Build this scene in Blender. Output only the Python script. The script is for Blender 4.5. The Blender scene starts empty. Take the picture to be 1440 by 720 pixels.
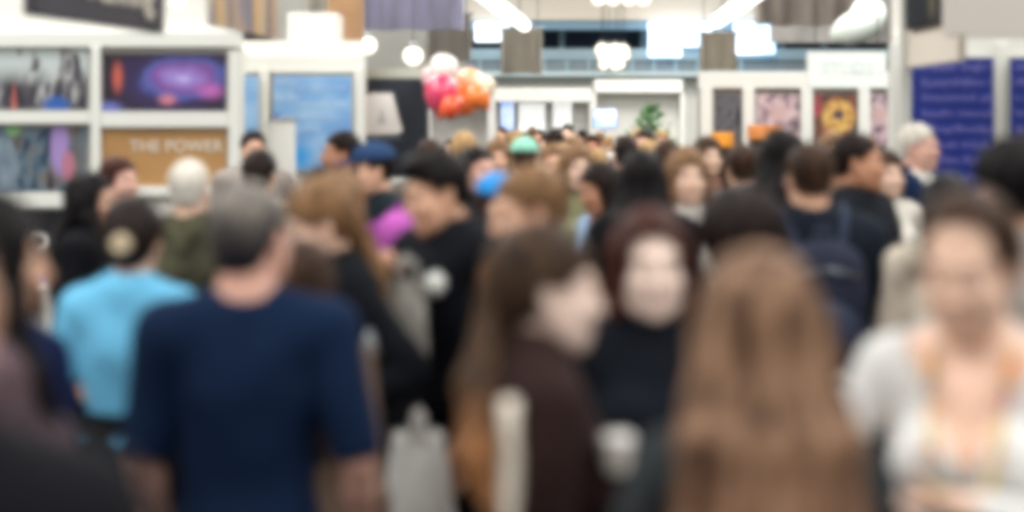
import bpy, math, random
import numpy as np
from mathutils import Vector, Matrix

# ------------------------------------------------------------------ camera, light, exposure
SC = bpy.context.scene
COL = SC.collection
W_PX, H_PX, F_PX = 1440, 720, 2000.0      # 50 mm on 36 mm
EYE, HORIZON = 1.83, 175.0

cam_data = bpy.data.cameras.new('camera')
cam_data.lens = 50; cam_data.sensor_width = 36
cam_data.shift_y = -(H_PX / 2 - HORIZON) / W_PX
cam_data.clip_start = 0.05; cam_data.clip_end = 200
cam_data.dof.use_dof = True
cam_data.dof.focus_distance = 45.0
cam_data.dof.aperture_fstop = 0.96
cam = bpy.data.objects.new('camera', cam_data)
cam.location = (0, 0, EYE); cam.rotation_euler = (math.radians(90), 0, 0)
COL.objects.link(cam); SC.camera = cam

SC.view_settings.view_transform = 'Standard'
SC.view_settings.look = 'None'
SC.view_settings.gamma = 1.0
SC.view_settings.use_curve_mapping = False
SC.view_settings.exposure = -0.65
try:
    SC.cycles.use_denoising = True
    SC.cycles.pixel_filter_type = 'BLACKMAN_HARRIS'; SC.cycles.filter_width = 10.0   # soft, low-resolving lens
    SC.cycles.max_bounces = 6
    SC.cycles.diffuse_bounces = 3
    SC.cycles.sample_clamp_indirect = 6
    SC.cycles.caustics_reflective = False
    SC.cycles.caustics_refractive = False
except Exception:
    pass

wd = bpy.data.worlds.new('world'); SC.world = wd; wd.use_nodes = True
wd.node_tree.nodes['Background'].inputs[0].default_value = (0.86, 0.92, 1.0, 1)
wd.node_tree.nodes['Background'].inputs[1].default_value = 0.6

def area(name, loc, sx, sy, power, color=(1, 0.97, 0.93), rot=(0, 0, 0)):
    l = bpy.data.lights.new(name, 'AREA'); l.shape = 'RECTANGLE'; l.size = sx; l.size_y = sy
    l.energy = power; l.color = color
    o = bpy.data.objects.new(name, l); o.location = loc; o.rotation_euler = rot
    COL.objects.link(o); return o
# high bay light fields of the hall, hung below the ceiling
for yy, pw in ((-6, 600), (1, 950), (9, 1150), (18, 1450), (28, 1550)):
    for xx in (-4.6, 4.6):
        area('high_bay_light', (xx, yy, 6.9), 4.5, 6.5, pw, (1.0, 0.98, 0.95))

# ------------------------------------------------------------------ helpers
def ptz(px, py, d):
    """the point of the place at depth d behind picture point (px, py)"""
    return Vector(((px - 720) * d / F_PX, d, EYE + (HORIZON - py) * d / F_PX))

_mats = {}
def srgb(c):
    if isinstance(c, str):
        c = tuple(int(c[i:i + 2], 16) / 255 for i in (0, 2, 4))
    return tuple((x / 12.92 if x <= 0.04045 else ((x + 0.055) / 1.055) ** 2.4) for x in c) + (1,)

def mat(name, col, rough=0.8, metal=0.0, noise=0.0, nscale=6.0, bump=0.0, bscale=60.0, emit=0.0, sss=0.0, coat=0.0, col2=None):
    if name in _mats: return _mats[name]
    m = bpy.data.materials.new(name); m.use_nodes = True
    nt = m.node_tree; b = nt.nodes['Principled BSDF']
    c = srgb(col)
    b.inputs['Base Color'].default_value = c
    b.inputs['Roughness'].default_value = rough
    b.inputs['Metallic'].default_value = metal
    if sss: 
        b.inputs['Subsurface Weight'].default_value = sss
        b.inputs['Subsurface Radius'].default_value = (0.02, 0.008, 0.004)
        b.inputs['Subsurface Scale'].default_value = 0.5
    if name.startswith('cloth_'): b.inputs['Specular IOR Level'].default_value = .12
    if coat: b.inputs['Coat Weight'].default_value = coat
    tc = nt.nodes.new('ShaderNodeTexCoord')
    if noise or col2:
        n = nt.nodes.new('ShaderNodeTexNoise'); n.inputs['Scale'].default_value = nscale
        n.inputs['Detail'].default_value = 4
        nt.links.new(tc.outputs['Object'], n.inputs['Vector'])
        r = nt.nodes.new('ShaderNodeValToRGB')
        c2 = srgb(col2) if col2 else tuple(max(0, x * (1 - noise)) for x in c[:3]) + (1,)
        c1 = c if col2 else tuple(min(1, x * (1 + noise)) for x in c[:3]) + (1,)
        r.color_ramp.elements[0].position = 0.35; r.color_ramp.elements[0].color = c2
        r.color_ramp.elements[1].position = 0.65; r.color_ramp.elements[1].color = c1
        nt.links.new(n.outputs['Fac'], r.inputs['Fac'])
        nt.links.new(r.outputs['Color'], b.inputs['Base Color'])
    if bump:
        n2 = nt.nodes.new('ShaderNodeTexNoise'); n2.inputs['Scale'].default_value = bscale
        n2.inputs['Detail'].default_value = 3
        nt.links.new(tc.outputs['Object'], n2.inputs['Vector'])
        bp = nt.nodes.new('ShaderNodeBump'); bp.inputs['Strength'].default_value = bump
        bp.inputs['Distance'].default_value = 0.01
        nt.links.new(n2.outputs['Fac'], bp.inputs['Height'])
        nt.links.new(bp.outputs['Normal'], b.inputs['Normal'])
    if emit:
        b.inputs['Emission Color'].default_value = c
        b.inputs['Emission Strength'].default_value = emit
    _mats[name] = m
    return m

def hair_mat(name, c1, c2, tip=None, crown=None, zr=(1.2, 1.65)):
    """streaks that run down the hair; the lengths (tip) and the crown may have another colour"""
    if name in _mats: return _mats[name]
    m = bpy.data.materials.new(name); m.use_nodes = True
    nt = m.node_tree; b = nt.nodes['Principled BSDF']
    b.inputs['Roughness'].default_value = 0.6; b.inputs['Specular IOR Level'].default_value = .14
    tc = nt.nodes.new('ShaderNodeTexCoord')
    mp = nt.nodes.new('ShaderNodeMapping'); mp.inputs['Scale'].default_value = (1, 1, 0.08)
    nt.links.new(tc.outputs['Object'], mp.inputs['Vector'])
    n = nt.nodes.new('ShaderNodeTexNoise'); n.inputs['Scale'].default_value = 38; n.inputs['Detail'].default_value = 5
    nt.links.new(mp.outputs['Vector'], n.inputs['Vector'])
    r = nt.nodes.new('ShaderNodeValToRGB')
    r.color_ramp.elements[0].position = 0.36; r.color_ramp.elements[0].color = srgb(c1)
    r.color_ramp.elements[1].position = 0.66; r.color_ramp.elements[1].color = srgb(c2)
    nt.links.new(n.outputs['Fac'], r.inputs['Fac'])
    out = r.outputs['Color']
    if tip:
        sp = nt.nodes.new('ShaderNodeSeparateXYZ'); nt.links.new(tc.outputs['Object'], sp.inputs[0])
        mr = nt.nodes.new('ShaderNodeMapRange')
        mr.inputs['From Min'].default_value = zr[1]; mr.inputs['From Max'].default_value = zr[0]
        nt.links.new(sp.outputs['Z'], mr.inputs['Value'])
        mx = nt.nodes.new('ShaderNodeMix'); mx.data_type = 'RGBA'
        nt.links.new(mr.outputs['Result'], mx.inputs['Factor'])
        nt.links.new(out, mx.inputs[6]); mx.inputs[7].default_value = srgb(tip)
        out = mx.outputs[2]
    nt.links.new(out, b.inputs['Base Color'])
    bp = nt.nodes.new('ShaderNodeBump'); bp.inputs['Strength'].default_value = 0.5; bp.inputs['Distance'].default_value = 0.006
    nt.links.new(n.outputs['Fac'], bp.inputs['Height']); nt.links.new(bp.outputs['Normal'], b.inputs['Normal'])
    _mats[name] = m
    return m

def tag(o, label=None, cat=None, group=None, kind=None):
    if label: o['label'] = label
    if cat: o['category'] = cat
    if group: o['group'] = group
    if kind: o['kind'] = kind
    return o

def empty(name, loc, rz=0, label=None, cat=None, group=None):
    o = bpy.data.objects.new(name, None); COL.objects.link(o)
    o.location = loc; o.rotation_euler = (0, 0, rz); o.empty_display_size = 0.1
    return tag(o, label, cat, group)

def link(name, me, m=None, parent=None):
    o = bpy.data.objects.new(name, me); COL.objects.link(o)
    if m is not None:
        me.materials.clear(); me.materials.append(m)
    if parent is not None: o.parent = parent
    return o

def mesh_from(V, Fq, name='mesh', smooth=True):
    """V (n,3) array, Fq list/array of quads or list of polygons"""
    me = bpy.data.meshes.new(name)
    if isinstance(Fq, np.ndarray):
        nf, k = Fq.shape
        me.vertices.add(len(V)); me.vertices.foreach_set('co', np.ascontiguousarray(V, dtype=np.float32).ravel())
        me.loops.add(nf * k); me.loops.foreach_set('vertex_index', Fq.astype(np.int32).ravel())
        me.polygons.add(nf)
        me.polygons.foreach_set('loop_start', np.arange(0, nf * k, k, dtype=np.int32))
        me.polygons.foreach_set('use_smooth', np.full(nf, smooth, dtype=bool))
        me.update(calc_edges=True)
    else:
        me.from_pydata([tuple(v) for v in V], [], [tuple(f) for f in Fq])
        me.polygons.foreach_set('use_smooth', [smooth] * len(me.polygons))
    me.validate()
    return me

class MB:
    """collects boxes, cylinders, tubes and lathes into one mesh"""
    def __init__(s): s.v = []; s.f = []; s.sm = []
    def add(s, V, F, smooth=False):
        o = len(s.v); s.v += [tuple(v) for v in V]; s.f += [tuple(i + o for i in f) for f in F]; s.sm += [smooth] * len(F)
        return s
    def box(s, x0, x1, y0, y1, z0, z1, bev=0.0):
        b = min(bev, (x1 - x0) * .45, (y1 - y0) * .45, (z1 - z0) * .45)
        if b <= 0:
            V = [(x, y, z) for z in (z0, z1) for y in (y0, y1) for x in (x0, x1)]
            F = [(0, 2, 3, 1), (4, 5, 7, 6), (0, 1, 5, 4), (2, 6, 7, 3), (0, 4, 6, 2), (1, 3, 7, 5)]
            return s.add(V, F)
        import itertools
        V = []; idx = {}
        X, Y, Z = (x0, x1), (y0, y1), (z0, z1)
        for i, j, k in itertools.product((0, 1), repeat=3):
            sx, sy, sz = (1 if i == 0 else -1), (1 if j == 0 else -1), (1 if k == 0 else -1)
            idx[(i, j, k, 'x')] = len(V); V.append((X[i], Y[j] + sy * b, Z[k] + sz * b))
            idx[(i, j, k, 'y')] = len(V); V.append((X[i] + sx * b, Y[j], Z[k] + sz * b))
            idx[(i, j, k, 'z')] = len(V); V.append((X[i] + sx * b, Y[j] + sy * b, Z[k]))
        F = []
        g = idx.get
        for i in (0, 1): F.append([g((i, a, c, 'x')) for a, c in ((0, 0), (1, 0), (1, 1), (0, 1))])
        for j in (0, 1): F.append([g((a, j, c, 'y')) for a, c in ((0, 0), (1, 0), (1, 1), (0, 1))])
        for k in (0, 1): F.append([g((a, c, k, 'z')) for a, c in ((0, 0), (1, 0), (1, 1), (0, 1))])
        for a in (0, 1):
            for c in (0, 1):
                F.append([g((0, a, c, 'y')), g((1, a, c, 'y')), g((1, a, c, 'z')), g((0, a, c, 'z'))])
                F.append([g((a, 0, c, 'x')), g((a, 1, c, 'x')), g((a, 1, c, 'z')), g((a, 0, c, 'z'))])
                F.append([g((a, c, 0, 'x')), g((a, c, 1, 'x')), g((a, c, 1, 'y')), g((a, c, 0, 'y'))])
        for i, j, k in itertools.product((0, 1), repeat=3):
            F.append([g((i, j, k, 'x')), g((i, j, k, 'y')), g((i, j, k, 'z'))])
        return s.add(V, F)
    def tube(s, pts, r, n=10, cap=True):
        pts = [Vector(p) for p in pts]; rs = r if isinstance(r, (list, tuple)) else [r] * len(pts)
        V = []; up = Vector((0, 0, 1)); prev = None
        for i, p in enumerate(pts):
            a = pts[max(0, i - 1)]; b = pts[min(len(pts) - 1, i + 1)]
            t = (b - a).normalized() if (b - a).length > 1e-9 else Vector((0, 0, 1))
            u = prev if prev is not None else (Vector((1, 0, 0)) if abs(t.z) > .9 else up)
            x = (u - t * u.dot(t)); x = x.normalized() if x.length > 1e-6 else t.orthogonal().normalized()
            y = t.cross(x); prev = x
            for k in range(n):
                an = 2 * math.pi * k / n
                V.append(p + (x * math.cos(an) + y * math.sin(an)) * rs[i])
        F = [(i * n + k, i * n + (k + 1) % n, (i + 1) * n + (k + 1) % n, (i + 1) * n + k) for i in range(len(pts) - 1) for k in range(n)]
        if cap: F += [tuple(range(n))[::-1], tuple(range((len(pts) - 1) * n, len(pts) * n))]
        return s.add(V, F, True)
    def lathe(s, prof, n=24, c=(0, 0, 0), M=None):
        V = []
        for r, z in prof:
            for k in range(n):
                a = 2 * math.pi * k / n
                p = Vector((r * math.cos(a), r * math.sin(a), z))
                if M is not None: p = M @ p
                V.append(p + Vector(c))
        F = [(i * n + k, i * n + (k + 1) % n, (i + 1) * n + (k + 1) % n, (i + 1) * n + k) for i in range(len(prof) - 1) for k in range(n)]
        F += [tuple(range(n))[::-1], tuple(range((len(prof) - 1) * n, len(prof) * n))]
        return s.add(V, F, True)
    def prism(s, poly, y0, y1):
        """poly in xz, extruded along y"""
        n = len(poly)
        V = [(x, y0, z) for x, z in poly] + [(x, y1, z) for x, z in poly]
        F = [tuple(range(n)), tuple(range(n, 2 * n))[::-1]] + [(i, i + n, (i + 1) % n + n, (i + 1) % n) for i in range(n)]
        return s.add(V, F)
    def build(s, name, m, parent=None):
        me = bpy.data.meshes.new(name); me.from_pydata(s.v, [], s.f)
        me.polygons.foreach_set('use_smooth', s.sm); 
        import bmesh
        bm = bmesh.new(); bm.from_mesh(me); bmesh.ops.recalc_face_normals(bm, faces=bm.faces); bm.to_mesh(me); bm.free()
        return link(name, me, m, parent)

def structure(o): o['kind'] = 'structure'; return o
# ------------------------------------------------------------------ figures: implicit surfaces turned into meshes
def axis(lo, hi, g, fine=None, gf=None):
    """grid coordinates from lo to hi with step g, and step gf inside the fine interval"""
    if not fine: return np.arange(lo, hi + g, g)
    a, b = fine; a = max(a, lo); b = min(b, hi)
    if a >= b: return np.arange(lo, hi + g, g)
    parts = []
    if a - lo > 1e-6: parts.append(np.linspace(lo, a, max(2, int(math.ceil((a - lo) / g)) + 1))[:-1])
    parts.append(np.linspace(a, b, max(2, int(math.ceil((b - a) / gf)) + 1)))
    if hi - b > 1e-6: parts.append(np.linspace(b, hi, max(2, int(math.ceil((hi - b) / g)) + 1))[1:])
    return np.concatenate(parts)

def v3(*a): return np.array(a, dtype=float)

def P_sph(c, r, k=.02, op='u'): return dict(t='e', c=v3(*c), r=v3(r, r, r), R=None, k=k, op=op)
def P_ell(c, r, R=None, k=.02, op='u'): return dict(t='e', c=v3(*c), r=v3(*r), R=R, k=k, op=op)
def P_cap(a, b, ra, rb=None, k=.02, op='u', sq=None, cut=None):
    """cone between two spheres; sq = (axis index, factor) squashes it; cut=True ends it flat at b"""
    return dict(t='c', a=v3(*a), b=v3(*b), ra=ra, rb=ra if rb is None else rb, k=k, op=op, sq=sq, cut=cut)

def _eval(p, X, Y, Z, infl):
    if p['t'] == 'e':
        x = X - p['c'][0]; y = Y - p['c'][1]; z = Z - p['c'][2]
        if p['R'] is not None:
            R = p['R']     # local = R^T * world
            x, y, z = (R[0, 0] * x + R[1, 0] * y + R[2, 0] * z, R[0, 1] * x + R[1, 1] * y + R[2, 1] * z, R[0, 2] * x + R[1, 2] * y + R[2, 2] * z)
        r = p['r'] + infl
        k0 = np.sqrt((x / r[0]) ** 2 + (y / r[1]) ** 2 + (z / r[2]) ** 2)
        k1 = np.sqrt((x / r[0] ** 2) ** 2 + (y / r[1] ** 2) ** 2 + (z / r[2] ** 2) ** 2)
        return k0 * (k0 - 1) / np.maximum(k1, 1e-6)
    a, b = p['a'], p['b']; ba = b - a; L2 = max(1e-9, float(ba @ ba))
    x = X - a[0]; y = Y - a[1]; z = Z - a[2]
    h = np.clip((x * ba[0] + y * ba[1] + z * ba[2]) / L2, 0, 1)
    dx = x - h * ba[0]; dy = y - h * ba[1]; dz = z - h * ba[2]
    if p['sq']:
        i, f = p['sq']
        if i == 0: dx = dx / f
        elif i == 1: dy = dy / f
        else: dz = dz / f
    d = np.sqrt(dx * dx + dy * dy + dz * dz) - (p['ra'] + (p['rb'] - p['ra']) * h) - infl
    if p['cut']:
        L = math.sqrt(L2)
        pl = ((X - b[0]) * ba[0] + (Y - b[1]) * ba[1] + (Z - b[2]) * ba[2]) / L
        d = np.maximum(d, pl)
    return d

def _bounds(p, infl):
    m = infl + .5 * p['k'] + .01
    if p['t'] == 'e':
        r = max(p['r']) if p['R'] is not None else p['r']
        return p['c'] - r - m, p['c'] + r + m
    r = max(p['ra'], p['rb'])
    if p['sq']: r = r * max(1, p['sq'][1])
    return np.minimum(p['a'], p['b']) - r - m, np.maximum(p['a'], p['b']) + r + m

def field(prims, ax, infl=0.0, big=.2):
    xs, ys, zs = ax
    F = np.full((len(xs), len(ys), len(zs)), big, dtype=np.float32)
    gmax = max(np.diff(xs).max(), np.diff(ys).max(), np.diff(zs).max())
    for p in prims:
        inf = infl if p['op'] == 'u' else 0.0
        lo, hi = _bounds(p, inf)
        lo = lo - 2.5 * gmax; hi = hi + 2.5 * gmax
        i0, i1 = np.searchsorted(xs, lo[0]), np.searchsorted(xs, hi[0])
        j0, j1 = np.searchsorted(ys, lo[1]), np.searchsorted(ys, hi[1])
        k0, k1 = np.searchsorted(zs, lo[2]), np.searchsorted(zs, hi[2])
        if i1 <= i0 or j1 <= j0 or k1 <= k0: continue
        d = _eval(p, xs[i0:i1, None, None], ys[None, j0:j1, None], zs[None, None, k0:k1], inf)
        S = F[i0:i1, j0:j1, k0:k1]; k = max(p['k'], 1e-4)
        if p['op'] == 'u':
            h = np.clip(.5 + .5 * (S - d) / k, 0, 1)
            F[i0:i1, j0:j1, k0:k1] = S * (1 - h) + d * h - k * h * (1 - h)
        else:
            d = -d
            h = np.clip(.5 + .5 * (d - S) / k, 0, 1)
            F[i0:i1, j0:j1, k0:k1] = S * (1 - h) + d * h + k * h * (1 - h)
    return F

def surface(F, ax):
    """naive surface nets on a rectilinear grid -> verts, quads"""
    xs, ys, zs = ax
    F = F.copy()
    F[0] = F[-1] = .1; F[:, 0] = F[:, -1] = .1; F[:, :, 0] = F[:, :, -1] = .1
    S = F < 0
    nx, ny, nz = F.shape
    cnt = np.zeros((nx - 1, ny - 1, nz - 1), np.int8)
    for a in (0, 1):
        for b in (0, 1):
            for c in (0, 1):
                cnt += S[a:nx - 1 + a, b:ny - 1 + b, c:nz - 1 + c]
    act = (cnt > 0) & (cnt < 8)
    I, J, K = np.nonzero(act)
    idx = np.full(act.shape, -1, np.int64); idx[I, J, K] = np.arange(len(I))
    P = np.zeros((len(I), 3)); N = np.zeros(len(I))
    cor = [(a, b, c) for a in (0, 1) for b in (0, 1) for c in (0, 1)]
    for u in cor:
        for ax_ in range(3):
            if u[ax_] == 1: continue
            w = list(u); w[ax_] = 1
            fu = F[I + u[0], J + u[1], K + u[2]]; fw = F[I + w[0], J + w[1], K + w[2]]
            m = (fu < 0) != (fw < 0)
            if not m.any(): continue
            t = fu[m] / (fu[m] - fw[m])
            A = np.stack([xs[I[m] + u[0]], ys[J[m] + u[1]], zs[K[m] + u[2]]], 1)
            B = np.stack([xs[I[m] + w[0]], ys[J[m] + w[1]], zs[K[m] + w[2]]], 1)
            P[m] += A + (B - A) * t[:, None]; N[m] += 1
    P /= np.maximum(N, 1)[:, None]
    Q = []
    # edges along x
    for ax_ in range(3):
        if ax_ == 0:
            e = S[:-1, 1:-1, 1:-1] != S[1:, 1:-1, 1:-1]; i, j, k = np.nonzero(e); j = j + 1; k = k + 1
            fl = S[i, j, k]
            q = np.stack([idx[i, j - 1, k - 1], idx[i, j, k - 1], idx[i, j, k], idx[i, j - 1, k]], 1)
        elif ax_ == 1:
            e = S[1:-1, :-1, 1:-1] != S[1:-1, 1:, 1:-1]; i, j, k = np.nonzero(e); i = i + 1; k = k + 1
            fl = S[i, j, k]
            q = np.stack([idx[i - 1, j, k - 1], idx[i - 1, j, k], idx[i, j, k], idx[i, j, k - 1]], 1)
        else:
            e = S[1:-1, 1:-1, :-1] != S[1:-1, 1:-1, 1:]; i, j, k = np.nonzero(e); i = i + 1; j = j + 1
            fl = S[i, j, k]
            q = np.stack([idx[i - 1, j - 1, k], idx[i, j - 1, k], idx[i, j, k], idx[i - 1, j, k]], 1)
        q[~fl] = q[~fl][:, ::-1]
        Q.append(q)
    Q = np.concatenate(Q)
    Q = Q[(Q >= 0).all(1)]
    return P, Q

def relax(P, Q, it=2, f=.5):
    for _ in range(it):
        acc = np.zeros_like(P); n = np.zeros(len(P))
        for a, b in ((0, 1), (1, 2), (2, 3), (3, 0)):
            np.add.at(acc, Q[:, a], P[Q[:, b]]); np.add.at(acc, Q[:, b], P[Q[:, a]])
            np.add.at(n, Q[:, a], 1); np.add.at(n, Q[:, b], 1)
        P = P * (1 - f) + f * acc / np.maximum(n, 1)[:, None]
    return P

def shape(prims, g, infl=0.0, post=None, fine=None, gf=None, clip=None, it=1, scale=1.0):
    """prims -> (V, Q).  fine = ((x0,x1),(y0,y1),(z0,z1)); post(F, X, Y, Z) edits the field"""
    los, his = zip(*[_bounds(p, infl) for p in prims if p['op'] == 'u'])
    lo = np.min(los, 0) - g; hi = np.max(his, 0) + g
    if clip is not None:
        lo = np.maximum(lo, clip[0]); hi = np.minimum(hi, clip[1])
    ax = [axis(lo[i], hi[i], g, fine[i] if fine else None, gf) for i in range(3)]
    F = field(prims, ax, infl)
    if post is not None:
        F = post(F, ax[0][:, None, None], ax[1][None, :, None], ax[2][None, None, :])
    V, Q = surface(F, ax)
    if it: V = relax(V, Q, it, .4)
    return V * scale, Q

def rotz(a): c, s = math.cos(a), math.sin(a); return np.array([[c, -s, 0], [s, c, 0], [0, 0, 1.]])
def rotx(a): c, s = math.cos(a), math.sin(a); return np.array([[1., 0, 0], [0, c, -s], [0, s, c]])
def roty(a): c, s = math.cos(a), math.sin(a); return np.array([[c, 0, s], [0, 1., 0], [-s, 0, c]])
def unit(v): v = np.asarray(v, float); return v / max(1e-9, np.linalg.norm(v))

def xf(prims, R, c):
    out = []
    for p in prims:
        p = dict(p)
        if p['t'] == 'e':
            p['c'] = R @ p['c'] + c; p['R'] = R if p['R'] is None else R @ p['R']
            if np.allclose(p['r'], p['r'][0]): p['R'] = None
        else:
            p['a'] = R @ p['a'] + c; p['b'] = R @ p['b'] + c; p['sq'] = None if p['sq'] is None else p['sq']
        out.append(p)
    return out

# ------------------------------------------------------------------ head (own frame: face towards -Y, centre between the ears)
def head_prims(sex):
    f = sex == 'f'
    jw = .052 if f else .058
    P = [P_ell((0, .018, .036), (.073, .092, .082), k=.02),
         P_ell((0, -.028, -.03), (jw, .062, .074), k=.03),
         P_cap((-.03, -.05, -.088), (.03, -.05, -.088), .02, k=.03),
         P_sph((0, -.07, -.1), .017 if f else .02, k=.025),
         P_cap((-.036, -.073, .027), (.036, -.073, .027), .0095 if f else .011, k=.02),
         P_sph((-.036, -.06, -.03), .026, k=.03), P_sph((.036, -.06, -.03), .026, k=.03),
         P_ell((0, -.057, -.06), (.034, .026, .034), k=.025), P_cap((-.043, -.035, -.07), (-.05, -.01, -.045), .017, k=.03), P_cap((.043, -.035, -.07), (.05, -.01, -.045), .017, k=.03),
         P_sph((-.031, -.1, .004), .0155, k=.012, op='s'), P_sph((.031, -.1, .004), .0155, k=.012, op='s'),
         P_cap((0, -.084, .016), (0, -.106, -.03), .0065, .0105, k=.008),
         P_sph((-.011, -.096, -.033), .0078, k=.006), P_sph((.011, -.096, -.033), .0078, k=.006),
         P_cap((-.017, -.0835, -.062), (.017, -.0835, -.062), .0058, k=.012),
         P_cap((-.014, -.083, -.0722), (.014, -.083, -.0722), .0062, k=.012)]
    for s in (-1, 1):
        P.append(P_cap((s * .019, -.0845, .0105), (s * .044, -.077, .0095), .0052, k=.004))
        P.append(P_cap((s * .02, -.083, -.008), (s * .043, -.0765, -.007), .0042, k=.004))
        P.append(P_ell((s * .075, .008, -.006), (.008, .018, .031), R=rotx(-.2) @ rotz(s * .35), k=.008))
        P.append(P_ell((s * .081, .004, -.002), (.005, .009, .017), k=.004, op='s'))
    return P

def bodyset(sp):
    """joints and prims of a figure 1.75 m tall in its own frame (faces -Y)"""
    f = sp['sex'] == 'f'; bk = sp.get('bulk', 1.0)
    lean = sp.get('lean', 0.0); sway = sp.get('sway', 0.0)
    def L(p):
        z = p[2]; t = max(0, z - .95)
        return v3(p[0] + sway * t, p[1] - lean * t, z - .5 * lean * lean * t)
    sw = (.158 if f else .186) * (1 + (bk - 1) * .5)
    J = dict(neck=L((0, .02, 1.475)), pel=L((0, 0, .96)))
    st = sp.get('stance', .1); stp = sp.get('step', 0.0)
    for s, n in ((1, 'L'), (-1, 'R')):
        J['sh' + n] = L((s * sw, .015, 1.425))
        arm = sp.get('arm' + n)
        if arm is None: arm = ((s * (sw + .055), .035, 1.14), (s * (sw + .06), -.045, .885))
        J['el' + n] = L(arm[0]) if sp.get('armlean', True) else v3(*arm[0])
        J['wr' + n] = L(arm[1]) if sp.get('armlean', True) else v3(*arm[1])
        J['hip' + n] = v3(s * .088, 0, .92)
        J['kn' + n] = v3(s * (.088 * .4 + st * .6), -.02 - s * stp * .5, .50)
        J['an' + n] = v3(s * st, .02 - s * stp, .085)
    yaw, pit, roll = (math.radians(a) for a in sp.get('head', (0, 0, 0)))
    RH = rotz(yaw) @ rotx(pit) @ roty(roll)     # pit > 0 looks down
    J['RH'] = RH; J['hc'] = J['neck'] + v3(0, -.008, .04) + RH @ v3(0, -.012, .1135)
    hs = 1.0
    T = []
    if f:
        T += [P_ell(L((0, .012, .945)), (.165, .122, .125), k=.05),
              P_ell(L((0, 0, 1.11)), (.122 * bk, .092 * bk, .15), k=.06),
              P_ell(L((0, .008, 1.30)), (.143 * bk, .098, .155), k=.06),
              P_ell(L((-.066, -.082, 1.28)), (.062, .056, .062), k=.03), P_ell(L((.066, -.082, 1.28)), (.062, .056, .062), k=.03)]
    else:
        T += [P_ell(L((0, .01, .955)), (.16 * bk, .118 * bk, .12), k=.05),
              P_ell(L((0, -.005 * bk, 1.11)), (.145 * bk, .102 * bk, .16), k=.06),
              P_ell(L((0, .005, 1.30)), (.166 * bk, .112 * bk, .165), k=.06),
              P_ell(L((0, -.045, 1.33)), (.125, .07, .09), k=.05)]
    r_sh = .056 if f else .064
    T += [P_cap(L((-sw + .045, .015, 1.405)), L((sw - .045, .015, 1.405)), r_sh * .98, k=.05)]
    for s, n in ((1, 'L'), (-1, 'R')):
        T += [P_cap(L((s * (sw - .03), .02, 1.428)), L((s * .03, .022, 1.478)), .042 if f else .048, .045, k=.045)]
    ua, fa, wr = ((.044, .034, .0245) if f else (.053, .041, .029))
    ua *= bk; fa *= bk
    A = {}
    for n in 'LR':
        sh, el, w = J['sh' + n], J['el' + n], J['wr' + n]
        fw = el + (w - el) * .3
        A[n] = [P_cap(sh, el, ua * 1.1, fa * .96, k=.035), P_cap(el, fw, fa * .92, fa * .98, k=.008), P_cap(fw, w, fa * .98, wr, k=.01)]
    G = {}
    for n in 'LR':
        h, kn, an = J['hip' + n], J['kn' + n], J['an' + n]
        cf = kn + (an - kn) * .3 + v3(0, .018, 0)
        G[n] = [P_cap(h, kn, (.08 if f else .084) * (bk * .5 + .5), .054, k=.04), P_cap(kn, cf, .053, .055, k=.03), P_cap(cf, an, .053, .036, k=.03)]
    nr = .049 if f else .059
    NK = [P_cap(J['neck'] + v3(0, .004, -.03), J['hc'] + RH @ v3(0, .022, -.055), nr * 1.06, nr, k=.035)]
    H = xf(head_prims(sp['sex']), RH, J['hc'])
    return J, T, A, G, NK, H

def hand_prims(w, d, n, side, curl=.5, spread=1.0, sc=1.0):
    """five separate fingers; w wrist, d direction, n palm normal"""
    d = unit(d); n = unit(np.asarray(n, float) - d * (d @ np.asarray(n, float)))
    t = np.cross(n, d) if side == 'L' else np.cross(d, n)
    R = np.stack([t, d, n], 1)
    P = [P_cap(w - d * .02, w + d * .015, .026 * sc, .025 * sc, k=.012),
         P_ell(w + d * .052 * sc, (.041 * sc, .052 * sc, .0155 * sc), R=R, k=.015)]
    def rd(a): return unit(d * math.cos(a) + n * math.sin(a))
    for off, l, r in ((.031, .07, .0088), (.0105, .078, .009), (-.0105, .072, .0086), (-.031, .056, .0078)):
        b = w + (d * (.088 - abs(off - .01) * .25) + t * off * spread) * sc
        c1 = curl * .6; c2 = curl * 1.5; c3 = curl * 2.1
        dd = t * off * 1.2 * spread
        p1 = b + unit(rd(c1) + dd) * l * .46 * sc; p2 = p1 + rd(c2) * l * .3 * sc; p3 = p2 + rd(c3) * l * .24 * sc
        s0 = b - d * .02 * sc
        P += [P_cap(s0, b, r * sc, r * sc, k=.006), P_cap(b, p1, r * 1.02 * sc, r * .95 * sc, k=.003), P_cap(p1, p2, r * .95 * sc, r * .88 * sc, k=.003), P_cap(p2, p3, r * .88 * sc, r * .75 * sc, k=.003)]
    tb = w + (d * .02 + t * .026 + n * .006) * sc
    t1 = tb + unit(t * .62 + d * .75 + n * .35) * .042 * sc; t2 = t1 + unit(t * .3 + d * .9 + n * .45 * (1 + curl)) * .032 * sc
    t3 = t2 + unit(t * .05 + d * .9 + n * .6 * (1 + curl)) * .024 * sc
    P += [P_cap(tb, t1, .0135 * sc, .0112 * sc, k=.012), P_cap(t1, t2, .0112 * sc, .01 * sc, k=.004), P_cap(t2, t3, .01 * sc, .0082 * sc, k=.004)]
    return P

def foot_prims(an, s, grow=0.0):
    x, y, z = an
    return [P_cap((x, y + .015, z - .045), (x, y - .1, z - .052), .034 + grow, .032 + grow, k=.03),
            P_ell((x + s * .006, y - .135, z - .056), (.046 + grow, .062 + grow, .027 + grow), k=.03),
            P_cap((x, y, z + .03), (x, y + .012, z - .04), .036 + grow, .036 + grow, k=.03)]

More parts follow.
